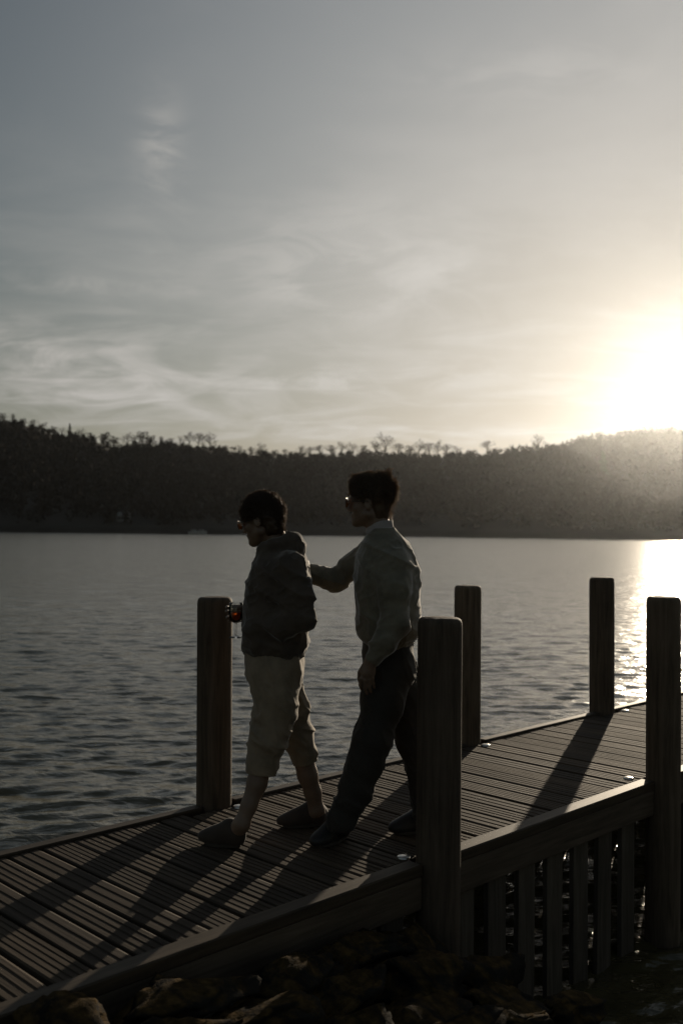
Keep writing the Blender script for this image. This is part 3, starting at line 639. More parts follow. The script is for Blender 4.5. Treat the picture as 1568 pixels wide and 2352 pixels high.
# ------------------------------------------------------------------ implicit surfaces for the two walkers
class Field:
    def __init__(s, lo, hi, h):
        s.lo = np.array(lo, float); s.h = h; s.n = np.ceil((np.array(hi) - s.lo) / h).astype(int) + 1
        s.F = np.full(tuple(s.n), 0.12, np.float32)
        s.ax = [s.lo[i] + h * np.arange(s.n[i]) for i in range(3)]
    def block(s, lo, hi):
        a = np.clip(np.floor((np.array(lo) - s.lo) / s.h).astype(int), 0, s.n - 1); b = np.clip(np.ceil((np.array(hi) - s.lo) / s.h).astype(int) + 1, 1, s.n)
        sl = tuple(slice(a[i], max(b[i], a[i] + 1)) for i in range(3))
        g = np.meshgrid(*[s.ax[i][sl[i]] for i in range(3)], indexing='ij', sparse=True); return sl, g
    def comb(s, sl, d, k, sub=False):
        a = s.F[sl]; d = d.astype(np.float32)
        if sub:
            d = -d; h = np.clip(0.5 - 0.5 * (d - a) / -k, 0, 1) if False else None
            hh = np.clip(0.5 + 0.5 * (d - a) / k, 0, 1); s.F[sl] = a * (1 - hh) + d * hh + k * hh * (1 - hh)
        else:
            hh = np.clip(0.5 + 0.5 * (d - a) / k, 0, 1); s.F[sl] = d * (1 - hh) + a * hh - k * hh * (1 - hh)
    def cone(s, a, b, ra, rb, k=0.012, sub=False):
        a = np.array(a, float); b = np.array(b, float); m = max(ra, rb) + k + 0.03
        sl, (X, Y, Z) = s.block(np.minimum(a, b) - m, np.maximum(a, b) + m); ba = b - a; L2 = ba @ ba + 1e-12
        t = np.clip(((X - a[0]) * ba[0] + (Y - a[1]) * ba[1] + (Z - a[2]) * ba[2]) / L2, 0, 1)
        d = np.sqrt((X - a[0] - t * ba[0]) ** 2 + (Y - a[1] - t * ba[1]) ** 2 + (Z - a[2] - t * ba[2]) ** 2) - (ra + (rb - ra) * t)
        s.comb(sl, d, k, sub)
    def chain(s, pts, k=0.012, k0=None):
        for i, ((a, ra), (b, rb)) in enumerate(zip(pts[:-1], pts[1:])): s.cone(a, b, ra, rb, k0 if (i == 0 and k0) else k)
    def ell(s, c, r, B=None, k=0.012, sub=False):
        c = np.array(c, float); r = np.array(r, float); m = r.max() + k + 0.03
        sl, (X, Y, Z) = s.block(c - m, c + m); X = X - c[0]; Y = Y - c[1]; Z = Z - c[2]
        if B is None: B = np.eye(3)
        q = [X * B[i][0] + Y * B[i][1] + Z * B[i][2] for i in range(3)]
        k0 = np.sqrt(sum((q[i] / r[i]) ** 2 for i in range(3))); k1 = np.sqrt(sum((q[i] / r[i] ** 2) ** 2 for i in range(3))) + 1e-9
        s.comb(sl, k0 * (k0 - 1) / k1, k, sub)
    def loft(s, rows, k=0.015, e=2.3):
        """rows: (z, cx, cy, rx, ry) from any order"""
        rows = np.array(sorted(rows), float); z0, z1 = rows[0, 0], rows[-1, 0]; mr = rows[:, 3:].max() + 0.05
        lo = (rows[:, 1].min() - mr, rows[:, 2].min() - mr, z0 - 0.05); hi = (rows[:, 1].max() + mr, rows[:, 2].max() + mr, z1 + 0.05)
        sl, (X, Y, Z) = s.block(lo, hi); zz = np.clip(Z, z0, z1)
        fine = np.linspace(z0, z1, 120)
        def it(c):
            v = np.interp(fine, rows[:, 0], rows[:, c]); v = np.convolve(np.pad(v, 6, 'edge'), np.ones(13) / 13, 'valid'); return np.interp(zz, fine, v)
        cx, cy, rx, ry = it(1), it(2), it(3), it(4)
        q = (np.abs((X - cx) / rx) ** e + np.abs((Y - cy) / ry) ** e) ** (1 / e)
        d = (q - 1) * np.minimum(rx, ry); cap = np.maximum(Z - z1, z0 - Z) + 0 * d
        s.comb(sl, np.maximum(d, cap), k)
    def cut(s, p, nrm, k=0.004):
        p = np.array(p, float); nrm = np.array(nrm, float) / np.linalg.norm(nrm)
        X, Y, Z = np.meshgrid(*s.ax, indexing='ij', sparse=True)
        d = ((X - p[0]) * nrm[0] + (Y - p[1]) * nrm[1] + (Z - p[2]) * nrm[2]).astype(np.float32); s.F = np.maximum(s.F, d)
    def wrinkle(s, fn):
        m = np.abs(s.F) < 0.035; i, j, k = np.nonzero(m); s.F[m] += fn(s.ax[0][i], s.ax[1][j], s.ax[2][k]).astype(np.float32)
    def mesh(s):
        F = s.F; ins = F < 0; n = F.shape
        cnt = np.zeros([x - 1 for x in n], np.int8)
        for a in (0, 1):
            for b in (0, 1):
                for c in (0, 1): cnt += ins[a:n[0] - 1 + a, b:n[1] - 1 + b, c:n[2] - 1 + c]
        act = (cnt > 0) & (cnt < 8); ci, cj, ck = np.nonzero(act); nv = len(ci); idx = np.full(act.shape, -1, np.int64); idx[act] = np.arange(nv)
        acc = np.zeros((nv, 3)); w = np.zeros(nv); base = np.stack([ci, cj, ck], 1)
        for axis in range(3):
            o1, o2 = [q for q in range(3) if q != axis]
            for u in (0, 1):
                for v in (0, 1):
                    off = np.zeros(3, int); off[o1] = u; off[o2] = v; p = base + off; q = p.copy(); q[:, axis] += 1
                    fa = F[p[:, 0], p[:, 1], p[:, 2]]; fb = F[q[:, 0], q[:, 1], q[:, 2]]; cr = (fa < 0) != (fb < 0)
                    t = np.where(cr, fa / np.where(cr, fa - fb, 1), 0); pos = p.astype(float); pos[:, axis] += t
                    acc += pos * cr[:, None]; w += cr
        V = acc / w[:, None] * s.h + s.lo; Q = []
        for axis in range(3):
            o1, o2 = [(1, 2), (2, 0), (0, 1)][axis]
            A = [slice(None)] * 3; Bs = [slice(None)] * 3; A[axis] = slice(0, n[axis] - 1); Bs[axis] = slice(1, n[axis])
            fa = ins[tuple(A)]; fb = ins[tuple(Bs)]; e = np.nonzero(fa != fb); p = np.stack(e, 1); ok = (p[:, o1] > 0) & (p[:, o2] > 0) & (p[:, o1] < n[o1] - 1) & (p[:, o2] < n[o2] - 1); p = p[ok]
            sgn = fa[tuple(p.T)]
            def cell(d1, d2):
                q = p.copy(); q[:, o1] -= d1; q[:, o2] -= d2; return idx[q[:, 0], q[:, 1], q[:, 2]]
            c = np.stack([cell(1, 1), cell(0, 1), cell(0, 0), cell(1, 0)], 1); c[~sgn] = c[~sgn][:, ::-1]; Q.append(c)
        return V, np.concatenate(Q)

def ridged(x, y, z): return 1 - 2 * np.abs(vnoise(x + 100, y + 100, z + 100) - 0.5)

class Walker:
    def __init__(s, D0, ground_px, label, lo, hi):
        s.D0 = D0; s.root = empty('person', GP(*ground_px)); s.o = np.array(s.root.location); s.lo = np.array(lo); s.hi = np.array(hi); tag(s.root, label, 'person')
    def J(s, px, py, off=0.0): return PD(px, py, s.D0 + off) - s.o
    def G(s, px, py, z=0.0):
        g = GP(px, py, 0.0); g[2] += z; return g - s.o
    def rows(s, lst, off=0.0):
        out = []
        for py, xf, xb, hd in lst:
            a = s.J(xf, py, off); b = s.J(xb, py, off); out.append(((a[2] + b[2]) / 2, (a[0] + b[0]) / 2, (a[1] + b[1]) / 2, (b[0] - a[0]) / 2, hd))
        return out
    def part(s, name, fld, mat, parent=None):
        V, Q = fld.mesh(); return obj(name, mesh_np(name, V, Q, mat), parent or s.root)
class Head:
    def __init__(s, c, yaw, pitch):
        s.c = np.array(c); f0 = np.array([-math.cos(yaw), math.sin(yaw), 0]); up = np.array([0, 0, 1.0])
        s.f = f0 * math.cos(pitch) - up * math.sin(pitch); s.u = up * math.cos(pitch) + f0 * math.sin(pitch); s.s = np.cross(s.u, s.f); s.B = np.array([s.f, s.s, s.u])
    def p(s, f, w, u): return s.c + s.f * f + s.s * w + s.u * u
    def skull(s, F):
        B = s.B; p = s.p
        F.ell(p(-.012, 0, .03), (.095, .075, .088), B); F.ell(p(.035, 0, -.035), (.055, .06, .08), B, 0.03)
        for q in (-1, 1):
            F.cone(p(.068, 0, -.096), p(-.005, q * .052, -.06), .02, .022, .02); F.ell(p(.055, q * .043, -.028), (.022, .02, .02), B, .015)
        F.ell(p(.075, 0, -.098), (.019, .02, .017), B, .012)
        F.cone(p(.08, -.034, .018), p(.08, .034, .018), .013, .013, .015)
        for q in (-1, 1):
            F.ell(p(.096, q * .033, -.001), (.016, .016, .012), B, .01, True); F.ell(p(.076, q * .032, 0), (.0125, .0125, .0125), B, .003)
            F.ell(p(-.012, q * .077, -.012), (.019, .009, .031), B, .006); F.ell(p(-.008, q * .086, -.008), (.009, .006, .018), B, .004, True)
        F.cone(p(.088, 0, .004), p(.107, 0, -.034), .008, .012, .01)
        for q in (-1, 1): F.ell(p(.096, q * .012, -.038), (.012, .008, .008), B, .006)
        F.ell(p(.088, 0, -.061), (.011, .022, .0075), B, .006); F.ell(p(.085, 0, -.073), (.011, .02, .0085), B, .006)
    def glasses(s, W, rimr=0.024):
        g = MB()
        for q in (-1, 1):
            ring = [s.p(.112 - 0.006 * abs(math.cos(a)) * (q * math.cos(a) > 0), q * .034 + rimr * 1.12 * math.cos(a), -.004 + rimr * 0.92 * math.sin(a)) for a in np.linspace(0, 2 * math.pi, 21)]
            g.tube(ring, .0026, 6); g.tube([s.p(.108, q * .061, .004), s.p(.05, q * .075, .003), s.p(-.01, q * .083, .002), s.p(-.03, q * .08, -.02)], .0026, 6)
        g.tube([s.p(.112, -.008, 0), s.p(.115, 0, .003), s.p(.112, .008, 0)], .0022, 6)
        gl = g.build('glasses', M_FRAME, W.root, smooth=True)
        for q in (-1, 1):
            m = MB(); n = 20
            for x in (.1105, .1125):
                m.v += [tuple(s.p(x - 0.006 * abs(math.cos(a)) * (q * math.cos(a) > 0), q * .034 + rimr * 1.1 * math.cos(a), -.004 + rimr * 0.9 * math.sin(a))) for a in np.linspace(0, 2 * math.pi, n, endpoint=False)]
            m.f += [tuple(range(n)), tuple(range(2 * n - 1, n - 1, -1))] + [(k, k + n, (k + 1) % n + n, (k + 1) % n) for k in range(n)]
            m.build('lens', M_LENS, gl)
def hair_mesh(W, H, F, mat, rng, n, length, curl, lift, keep, extra=()):
    V, Q = F.mesh(); me = mesh_np('hair', V, Q, mat)
    nr = np.zeros(len(me.vertices) * 3); me.vertices.foreach_get('normal', nr); nr = nr.reshape(-1, 3)
    rel = (V - H.c) @ H.B.T; ok = np.nonzero(keep(rel))[0]
    m = MB(); m.v = [tuple(p) for p in V]; m.f = [tuple(q) for q in Q]
    for i in rng.choice(ok, n):
        p = V[i] - nr[i] * 0.006; d = nr[i] * lift + H.u * rng.uniform(-.3, .5) + H.f * rng.uniform(-.5, .4) + rng.normal(0, .45, 3); d /= np.linalg.norm(d)
        a = np.cross(d, rng.normal(size=3)); a /= np.linalg.norm(a); b = np.cross(d, a); L_ = length * rng.uniform(0.5, 1.3); ph = rng.uniform(0, 6.28); pts = []
        for k in range(6):
            t = k / 5; ang = ph + t * rng.uniform(2.5, 5); pts.append(p + d * L_ * t + curl * t * (a * math.cos(ang) + b * math.sin(ang)) - np.array([0, 0, 0.25 * L_ * t * t]))
        m.tube(pts, [.0016, .0017, .0016, .0013, .001, .0005], 3, False)
    for p, d, L_, k_ in extra:
        for j in range(k_):
            q = p + rng.normal(0, .008, 3); dd = d + rng.normal(0, .22, 3); dd /= np.linalg.norm(dd); sd = rng.normal(0, .006, 3)
            m.tube([q, q + dd * L_ * .35 + sd, q + dd * L_ * .7 + sd * 1.2, q + dd * L_ * rng.uniform(.85, 1.1) - H.f * 0.008], [.0018, .0017, .0013, .0005], 3, False)
    return m.build('hair', mat, W.root, smooth=True)

def finger(F, pts, r0, r1):
    n = len(pts); F.chain([(p, r0 + (r1 - r0) * i / (n - 1)) for i, p in enumerate(pts)], 0.005)

def shoe(W, name, heel, toe, mat, ank, tall, wid=0.046, lift=0.0):
    F = Field(np.minimum(heel, toe) - .14, np.maximum(heel, toe) + np.array([.14, .14, .24]), 0.005)
    d = toe - heel; L_ = np.linalg.norm(d[:2]); f = np.array([d[0], d[1], 0]) / L_; sd = np.array([-f[1], f[0], 0]); up = np.array([0, 0, 1.0]); B = np.array([f, sd, up]); h0 = heel + up * lift
    p = lambda a, s_, z: heel + f * (a * L_) + sd * s_ + up * (z + lift * (1 - a))
    F.ell(p(.12, 0, .045), (.048, wid * .8, .05), B, .02); F.ell(p(.5, 0, .04), (.09, wid * .86, .05), B, .03); F.ell(p(.82, 0, .03), (.075, wid, .038), B, .03)
    F.cone(p(.18, 0, .06), ank, .043, tall, .03); F.cone(p(.62, 0, .05), p(.3, 0, .085), .034, .044, .03)
    F.cut((0, 0, float(heel[2]) + .012), (0, 0, -1))
    up_o = W.part('shoe', F, mat)
    S = MB(); n = 28; ring = []
    for k in range(n):
        a = 2 * math.pi * k / n; c, s_ = math.cos(a), math.sin(a); ww = wid * (1.08 if c > 0 else 0.86) * (1 - 0.12 * max(0, -c)); ring.append((0.5 + 0.53 * np.sign(c) * abs(c) ** 0.8, ww * np.sign(s_) * abs(s_) ** 0.8))
    for z in (0.0015, 0.016): S.v += [tuple(p(a, s_, z)) for a, s_ in ring]
    S.f += [tuple(range(n - 1, -1, -1)), tuple(range(n, 2 * n))] + [(k, (k + 1) % n, (k + 1) % n + n, k + n) for k in range(n)]
    S.build('sole', M_SOLE, up_o)
    return up_o

# ------------------------------------------------------------------ the walker with the glass
def person_one():
    W = Walker(4.85, (610, 1925), 'man in dark hoodie, rolled pale trousers and amber glasses carrying an orange drink', (-.55, -.5, 0), (.55, .5, 1.8)); J, G = W.J, W.G
    rng = np.random.RandomState(41)
    H = Head(J(602, 1193), R(24), R(14))
    # --- body
    F = Field((-.48, -.42, -.01), (.42, .42, 1.74), 0.005); H.skull(F)
    F.cone(J(622, 1212), J(643, 1272), .054, .06, .03)
    F.chain([(J(643, 1285), .085), (J(642, 1400), .10), (J(636, 1500), .11)], .03)
    gl = J(542, 1410, .085)                                            # axis of the glass
    hip = {-1: J(632, 1530, -.09), 1: J(640, 1530, .09)}
    nk, na = J(612, 1690, -.12), J(555, 1893, -.19); nm = J(590, 1800, -.155)
    F.chain([(hip[-1], .085), (nk, .058), (J(600, 1755, -.14), .052), (nm, .046), (J(572, 1850, -.175), .037), (na, .036)], .02)
    fk, fa = J(683, 1690, .11), J(727, 1862, .16); fm = J(706, 1780, .135)
    F.chain([(hip[1], .085), (fk, .056), (fm, .049), (J(718, 1820, .15), .041), (fa, .037)], .02)
    nh, nt = G(550, 1946), G(482, 1937); fh, ft = G(742, 1894), G(656, 1899)
    for h_, t_, a_ in ((nh, nt, na), (fh, ft, fa)): F.chain([(a_, .034), (h_ * .6 + t_ * .4 + np.array([0, 0, .05]), .03), (h_ * .2 + t_ * .8 + np.array([0, 0, .035]), .022)], .02); F.cone(a_, h_ + (t_ - h_) * .12 + np.array([0, 0, .045]), .034, .032, .02)
    sh, el, wr = J(668, 1306, -.165), J(695, 1420, -.205), J(596, 1446, -.15)
    F.chain([(J(643, 1290, -.06), .06), (sh, .055), (el, .04), (wr, .028)], .02)
    F.cone(wr, J(576, 1452, -.11), .027, .03, .02)                     # near hand in the front pocket
    fs, fe, fw = J(644, 1305, .17), J(676, 1420, .205), J(588, 1413, .135)
    F.chain([(J(643, 1290, .06), .06), (fs, .055), (fe, .04), (fw, .028)], .02)
    pal = J(565, 1411, .128); F.ell(pal, (.042, .020, .037), None, .02); F.cone(fw, pal, .027, .026, .02)
    def around(z, a0, a1, rr, n=5): return [gl + np.array([rr * math.cos(a), rr * math.sin(a), z]) for a in np.radians(np.linspace(a0, a1, n))]
    for z, a1, r_, rr in ((.032, 205, .0092, .046), (.011, 212, .0096, .047), (-.018, 208, .0092, .043), (-.036, 195, .0082, .034)):
        finger(F, [pal + np.array([-.02, .004, z * .9 + .002])] + around(z, 72, a1, rr), .0098, r_ * .82)
    finger(F, [pal + np.array([.012, -.012, .02]), pal + np.array([.004, -.034, .036])] + around(.034, -20, -75, .047, 3), .012, .009)
    W.part('body', F, M_SKIN)
    # --- hoodie
    F = Field((-.42, -.4, .75), (.42, .4, 1.55), 0.006)
    F.loft(W.rows([(1256, 600, 672, .085), (1268, 594, 690, .12), (1284, 588, 702, .165), (1310, 577, 711, .19), (1342, 566, 714, .20), (1390, 564, 712, .20), (1434, 560, 708, .195), (1472, 557, 711, .19), (1492, 559, 705, .18), (1508, 566, 697, .165), (1516, 576, 690, .155)]))
    F.chain([(sh, .068), (J(687, 1370, -.195), .063), (el, .056), (J(650, 1436, -.195), .052), (wr + np.array([.0, 0.02, 0]), .046), (J(580, 1452, -.12), .046)], .035, .075)
    F.chain([(fs, .07), (fe, .06), (fw + np.array([.025, 0, 0]), .043)], .03)
    hb = J(676, 1252, 0)                                               # hood lying on the nape
    for a, b, r1, r2 in ((J(602, 1262, -.045), J(630, 1252, -.085), .024, .032), (J(630, 1252, -.085), J(668, 1243, -.07), .032, .036), (J(668, 1243, -.07), J(677, 1240, 0), .036, .036), (J(677, 1240, 0), J(668, 1243, .07), .036, .036), (J(668, 1243, .07), J(630, 1252, .085), .036, .032), (J(630, 1252, .085), J(602, 1262, .045), .032, .024)): F.cone(a, b, r1, r2, .02)
    F.ell(J(677, 1268, 0), (.052, .105, .06), None, .025); F.ell(J(690, 1262, -.03), (.026, .06, .03), None, .012)
    def wr_(x, y, z):
        n = ridged(x * 7, y * 7, z * 13 + x * 6) ** 3; m = vnoise(x * 16 + 50, y * 16 + 50, z * 20 + 50) - .5; f = ridged(x * 21 + z * 9, y * 17, z * 26 - x * 12) ** 4; return -.0125 * (n - .25) - .005 * m - .006 * (f - .2)
    F.wrinkle(wr_)
    zc = J(640, 1496)[2]
    F.wrinkle(lambda x, y, z: np.where(z < zc, .004 + .0015 * np.sin((np.arctan2(y, x)) * 60), 0))
    ho = W.part('hoodie', F, M_HOODIE)
    c = MB(); 
    for q in (-1, 1): c.tube([J(600, 1268, q * .03), J(588, 1295, q * .045), J(578, 1325, q * .05), J(571, 1352, q * .05)], .0035, 6)
    c.build('drawstring', M_HOODIE, ho)
    # --- trousers
    F = Field((-.4, -.36, .2), (.42, .36, 1.0), 0.006)
    F.loft(W.rows([(1490, 566, 692, .16), (1520, 563, 697, .17), (1548, 567, 694, .17), (1570, 580, 688, .15)]), .03)
    F.chain([(J(630, 1545, -.085), .118), (J(635, 1615, -.11), .098), (J(618, 1695, -.135), .082), (J(603, 1752, -.15), .069)], .03)
    F.chain([(J(640, 1545, .085), .114), (J(664, 1630, .105), .088), (J(684, 1690, .12), .073), (J(698, 1736, .13), .063)], .03)
    nd = J(600, 1778, -.155) - J(604, 1748, -.15); F.cone(J(602, 1752, -.15), J(600, 1774, -.155), .072, .070, .006)
    fd = J(701, 1750, .135) - J(696, 1728, .13); F.cone(J(697, 1732, .13), J(701, 1748, .135), .066, .064, .006)
    F.cone(J(716, 1722, .12), J(726, 1732, .12), .016, .012, .008)
    def wt(x, y, z):
        n = ridged(x * 9 + z * 5, y * 8, z * 7) ** 3; kn = np.exp(-((z - .55) / .12) ** 2); m = ridged(x * 8 + 7, y * 8, z * 22 + x * 12) ** 4; f = ridged(x * 22 + z * 6, y * 18, z * 16 + x * 9) ** 4; return -.011 * (n - .25) - .019 * kn * (m - .2) - .005 * (f - .2)
    F.wrinkle(wt)
    X, Y, Z = np.meshgrid(*F.ax, indexing='ij', sparse=True)
    for p, d in ((J(600, 1779, -.155), nd), (J(701, 1752, .135), fd)):
        d = d / np.linalg.norm(d); pl = (X - p[0]) * d[0] + (Y - p[1]) * d[1] + (Z - p[2]) * d[2]
        near = ((X - p[0]) ** 2 + (Y - p[1]) ** 2) < .013; F.F = np.where(near & (pl > -.04), np.maximum(F.F, pl.astype(np.float32)), F.F)
    W.part('trousers', F, M_CHINO)
    shoe(W, 'shoe', nh, nt + (nt - nh) * .12, M_SHOE1, J(556, 1900, -.185), .03, .048)
    shoe(W, 'shoe', fh + (fh - ft) * .02, ft + (ft - fh) * .05, M_SHOE1, J(731, 1872, .16), .032, .048)
    # --- hair
    F = Field(H.c - .19, H.c + .19, 0.005); B = H.B
    F.ell(H.p(-.012, 0, .042), (.104, .087, .092), B); F.ell(H.p(-.055, 0, -.02), (.05, .066, .065), B, .02); F.ell(H.p(-.052, 0, -.07), (.042, .05, .03), B, .02)
    F.ell(H.p(.118, 0, -.035), (.075, .13, .085), B, .01, True)
    for q in (-1, 1): F.ell(H.p(.035, q * .085, -.06), (.055, .035, .055), B, .01, True)
    F.wrinkle(lambda x, y, z: -.011 * (vnoise(x * 55 + 50, y * 55 + 50, z * 55 + 50) - .5) - .010 * (vnoise(x * 24 + 90, y * 24 + 50, z * 24 + 50) - .5))
    hair_mesh(W, H, F, M_HAIR1, rng, 3600, .022, .011, .8, lambda r: (r[:, 2] > -.0) | (r[:, 0] < -.09))
    H.glasses(W)
    # --- the glass of orange drink
    e = empty('wine_glass', gl + W.o + np.array([0, 0, -.118])); tag(e, 'stemmed wine glass with orange drink held in front of the hoodie', 'wine glass')
    m = MB(); m.lathe([(.0, .005), (.012, .0052), (.030, .0018), (.0335, .0), (.034, .0012), (.032, .003), (.014, .0078), (.006, .014), (.0045, .03), (.0042, .06), (.006, .071), (.0, .0715)], seg=32); m.build('stem', M_GLASS, e, smooth=True)
    bp = [(.0, .0722), (.012, .074), (.024, .083), (.033, .098), (.0372, .117), (.0372, .135), (.035, .155), (.033, .172)]
    m = MB(); m.lathe(bp + [(.0322, .1725)] + [(max(r - .0011, 0), z + (.0016 if r < .02 else 0)) for r, z in bp[::-1]], seg=40); m.build('bowl', M_GLASS, e, smooth=True)
    dp = [(.0, .0744), (.011, .0762), (.0224, .0845), (.0313, .0985), (.0354, .117), (.0354, .126)]
    m = MB(); m.lathe(dp + [(.02, .126), (.0, .126)], seg=40); m.build('drink', M_WINE, e, smooth=True)
    return W
person_one()

# ------------------------------------------------------------------ the walker in the sweater
def person_two():
    W = Walker(4.85, (850, 1925), 'man in knit sweater and dark trousers, one hand on the other man\'s back', (-.6, -.5, 0), (.5, .5, 1.85)); J, G = W.J, W.G
    rng = np.random.RandomState(42)
    H = Head(J(850, 1153), R(18), R(1))
    F = Field((-.5, -.45, -.01), (.45, .45, 1.8), 0.005); H.skull(F)
    F.cone(J(862, 1180), J(876, 1240), .056, .06, .03)
    F.chain([(J(880, 1262), .09), (J(890, 1400), .10), (J(890, 1490), .11)], .03)
    hip = {-1: J(890, 1520, -.09), 1: J(896, 1520, .09)}
    na = J(784, 1890, -.12); fa = J(980, 1862, .03)
    F.chain([(hip[-1], .085), (J(858, 1690, -.1), .06), (J(820, 1800, -.115), .05), (na, .036)], .02)
    F.chain([(hip[1], .085), (J(948, 1700, .08), .06), (J(974, 1790, .05), .05), (fa, .036)], .02)
    nh, nt = G(792, 1922), G(733, 1944); fh, ft = G(990, 1906), G(915, 1914)
    for h_, t_, a_ in ((nh, nt, na), (fh, ft, fa)): F.chain([(a_, .034), (h_ * .6 + t_ * .4 + np.array([0, 0, .05]), .03), (h_ * .2 + t_ * .8 + np.array([0, 0, .035]), .022)], .02); F.cone(a_, h_ + (t_ - h_) * .12 + np.array([0, 0, .045]), .034, .032, .02)
    sh, el, wr = J(908, 1296, -.165), J(910, 1430, -.225), J(853, 1516, -.235)
    F.chain([(J(885, 1275, -.06), .06), (sh, .055), (el, .041), (wr, .028)], .02)
    # hanging hand, back of the hand towards the lens
    pl = J(844, 1543, -.232); hd = np.array([[.93, .25, .25], [-.2, .97, 0], [-.25, 0, .97]])
    F.ell(pl, (.037, .017, .042), None, .015); F.cone(wr, pl, .027, .022, .02)
    kn = [((829, 1560), (827, 1574), (830, 1584)), ((838, 1563), (838, 1581), (842, 1594)), ((847, 1562), (848, 1579), (851, 1590)), ((855, 1558), (857, 1571), (859, 1580))]
    for i, (a, b, c) in enumerate(kn): finger(F, [J(844 + (a[0] - 844) * .6, 1546, -.232), J(*a, -.236), J(*b, -.226), J(*c, -.21)], .0098 if i < 3 else .0085, .0072 if i < 3 else .0065)
    finger(F, [J(836, 1528, -.225), J(826, 1545, -.20), J(825, 1560, -.19), J(828, 1572, -.188)], .012, .0085)
    # reaching arm, palm on the other man's back
    fs, fe, fw = J(848, 1272, .17), J(771, 1336, .2), J(724, 1322, .145)
    F.chain([(J(875, 1270, .06), .06), (fs, .055), (fe, .041), (fw, .03)], .02)
    pa = J(709, 1317, .155); F.ell(pa, (.024, .036, .042), None, .015); F.cone(fw, pa, .027, .02, .02)
    for i, dz in enumerate((.028, .010, -.008, -.025)):
        b = pa + np.array([-.014, .012, dz]); finger(F, [b, b + np.array([-.03, .014, dz * .25]), b + np.array([-.055, .022, dz * .35]), b + np.array([-.074 + .006 * abs(i - 1), .026, dz * .4])], .0098, .0075)
    finger(F, [pa + np.array([0, -.008, .03]), pa + np.array([-.012, -.004, .058]), pa + np.array([-.024, .004, .074])], .012, .009)
    W.part('body', F, M_SKIN)
    # --- sweater
    F = Field((-.42, -.42, .75), (.42, .42, 1.6), 0.006)
    F.loft(W.rows([(1212, 852, 901, .068), (1222, 845, 912, .09), (1236, 835, 928, .13), (1258, 826, 944, .17), (1285, 818, 955, .195), (1310, 814, 961, .205), (1346, 812, 964, .205), (1406, 818, 966, .20), (1436, 821, 964, .195), (1456, 817, 960, .19), (1472, 828, 952, .175), (1484, 838, 944, .16), (1490, 844, 938, .15)]))
    F.chain([(sh, .064), (J(910, 1350, -.205), .06), (el, .055), (J(882, 1474, -.235), .051), (J(858, 1512, -.235), .04)], .04, .05)
    F.chain([(fs, .064), (J(812, 1298, .19), .057), (fe, .053), (J(745, 1327, .17), .05), (J(722, 1321, .145), .045), (J(714, 1318, .142), .044)], .03, .06)
    def wr_(x, y, z):
        n = ridged(x * 6 + 3, y * 6, z * 11 + x * 5) ** 3; m = vnoise(x * 15 + 30, y * 15 + 50, z * 15 + 50) - .5; f = ridged(x * 19 + z * 7, y * 16, z * 24 - x * 11) ** 4; return -.0115 * (n - .25) - .004 * m - .005 * (f - .2)
    F.wrinkle(wr_); zc = J(880, 1466)[2]
    F.wrinkle(lambda x, y, z: np.where((z < zc) & (np.abs(y) < .2), .003 + .0015 * np.sin(np.arctan2(y, x) * 60), 0))
    W.part('sweater', F, M_SWEATER)
    F = Field(J(878, 1203) - .13, J(878, 1203) + .13, 0.004); c0, c1 = J(872, 1226), J(874, 1198); F.loft([(c0[2], c0[0], c0[1], .072, .07), (c1[2] - .005, c1[0] - .002, c1[1], .062, .062), (c1[2] + .006, c1[0] - .002, c1[1], .060, .060)], .004, 2.0)
    F.cut(c1 + np.array([-.02, 0, -.002]), np.array([-.28, 0, 1]))
    W.part('shirt_collar', F, M_SHIRT)
    # --- trousers
    F = Field((-.42, -.38, .05), (.5, .38, 1.02), 0.006)
    F.loft(W.rows([(1478, 836, 945, .15), (1500, 832, 950, .165), (1530, 836, 952, .17), (1560, 842, 945, .155)]), .03)
    F.chain([(J(893, 1545, -.08), .115), (J(880, 1610, -.095), .098), (J(858, 1695, -.11), .086), (J(837, 1758, -.115), .081), (J(818, 1806, -.12), .077), (J(800, 1845, -.12), .062), (J(786, 1884, -.12), .055), (J(782, 1898, -.12), .057)], .03)
    F.chain([(J(905, 1545, .085), .112), (J(930, 1620, .09), .094), (J(950, 1700, .08), .083), (J(972, 1770, .06), .076), (J(980, 1830, .04), .066), (J(982, 1876, .03), .06)], .03)
    def wt(x, y, z):
        n = ridged(x * 8 + z * 5, y * 8, z * 7) ** 3; lo = np.exp(-((z - .2) / .14) ** 2); m = ridged(x * 8 + 7, y * 8, z * 20 + x * 10) ** 4; f = ridged(x * 22 + z * 6, y * 18, z * 16 + x * 9) ** 4; return -.011 * (n - .25) - .014 * lo * (m - .2) - .005 * (f - .2)
    F.wrinkle(wt); F.cut(J(782, 1906, -.12), (0, 0, -1)); W.part('trousers', F, M_TROUSER)
    shoe(W, 'shoe', nh, nt + (nt - nh) * .1, M_SHOE2, J(783, 1896, -.12), .034, .047)
    shoe(W, 'shoe', fh, ft + (ft - fh) * .08, M_SHOE2, J(980, 1872, .03), .034, .047)
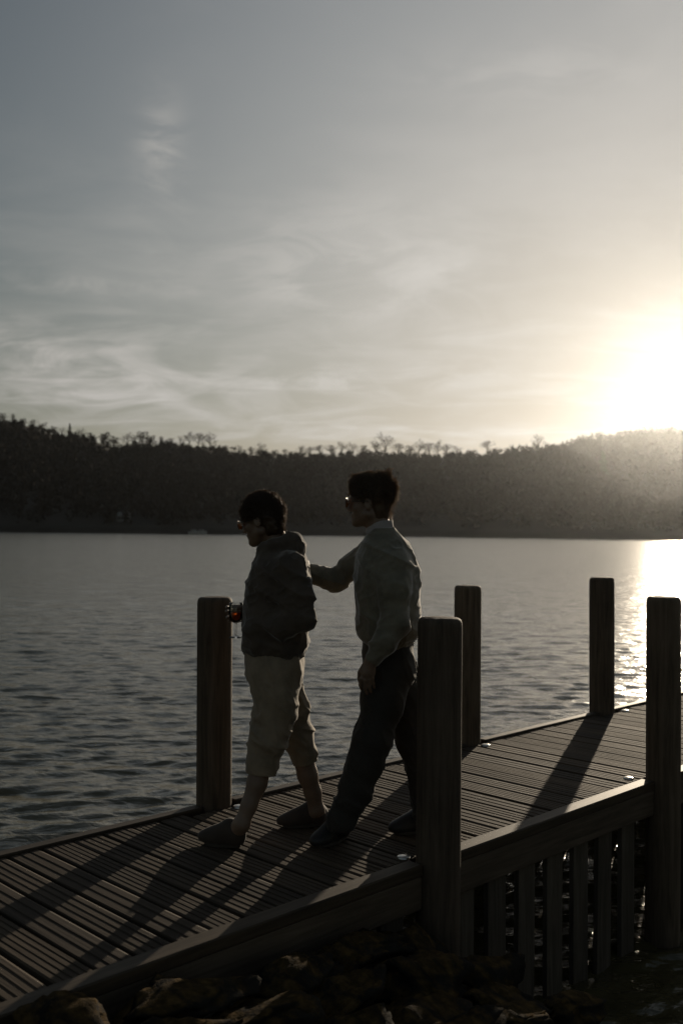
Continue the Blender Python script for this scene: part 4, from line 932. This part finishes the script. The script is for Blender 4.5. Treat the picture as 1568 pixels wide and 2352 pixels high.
    # --- hair
    F = Field(H.c - .2, H.c + .2, 0.005); B = H.B
    F.ell(H.p(-.012, 0, .046), (.102, .083, .088), B); F.ell(H.p(.03, 0, .095), (.065, .06, .036), B, .02); F.ell(H.p(-.06, 0, .055), (.06, .068, .07), B, .02); F.ell(H.p(-.05, 0, -.03), (.045, .062, .06), B, .02); F.ell(H.p(-.046, 0, -.075), (.038, .048, .03), B, .02)
    F.ell(H.p(.118, 0, -.022), (.075, .13, .085), B, .01, True)
    for q in (-1, 1): F.ell(H.p(.035, q * .085, -.055), (.055, .035, .055), B, .01, True)
    F.wrinkle(lambda x, y, z: -.010 * (vnoise(x * 40 + 50, y * 40 + 50, z * 22 + 50) - .5) - .010 * (vnoise(x * 20 + 90, y * 20 + 50, z * 20 + 50) - .5))
    ex = [(H.p(-.085, 0, .10), H.u * 1.0 - H.f * .1, .05, 70), (H.p(-.10, 0, .07), H.u * .7 - H.f * .7, .035, 90), (H.p(.06, 0, .11), H.u * .3 + H.f * 1.0, .035, 80), (H.p(.0, 0, .12), H.u * .6 + H.f * .5, .022, 120), (H.p(-.045, 0, .12), H.u * .6 - H.f * .4, .024, 120)]
    hair_mesh(W, H, F, M_HAIR2, rng, 3800, .027, .009, .6, lambda r: (r[:, 2] > .015) | (r[:, 0] < -.088), ex)
    H.glasses(W, 0.025)
    return W
person_two()

# ------------------------------------------------------------------ the hazy air
def build_haze():
    m = bpy.data.materials.new('hazy_air'); m.use_nodes = True; N = m.node_tree.nodes; L = m.node_tree.links; N.clear()
    out = N.new('ShaderNodeOutputMaterial'); v = N.new('ShaderNodeVolumePrincipled')
    v.inputs['Color'].default_value = (0.92, 0.96, 1.0, 1); v.inputs['Density'].default_value = 3.7e-5; v.inputs['Anisotropy'].default_value = 0.88
    L.new(v.outputs[0], out.inputs['Volume'])
    b = MB(); b.box((-2600, -220, -6), (2600, 2600, 128)); o = b.build('haze', m)
    tag(o, 'thin sunlit haze hanging over the lake and hills', 'haze', kind='stuff')
build_haze()
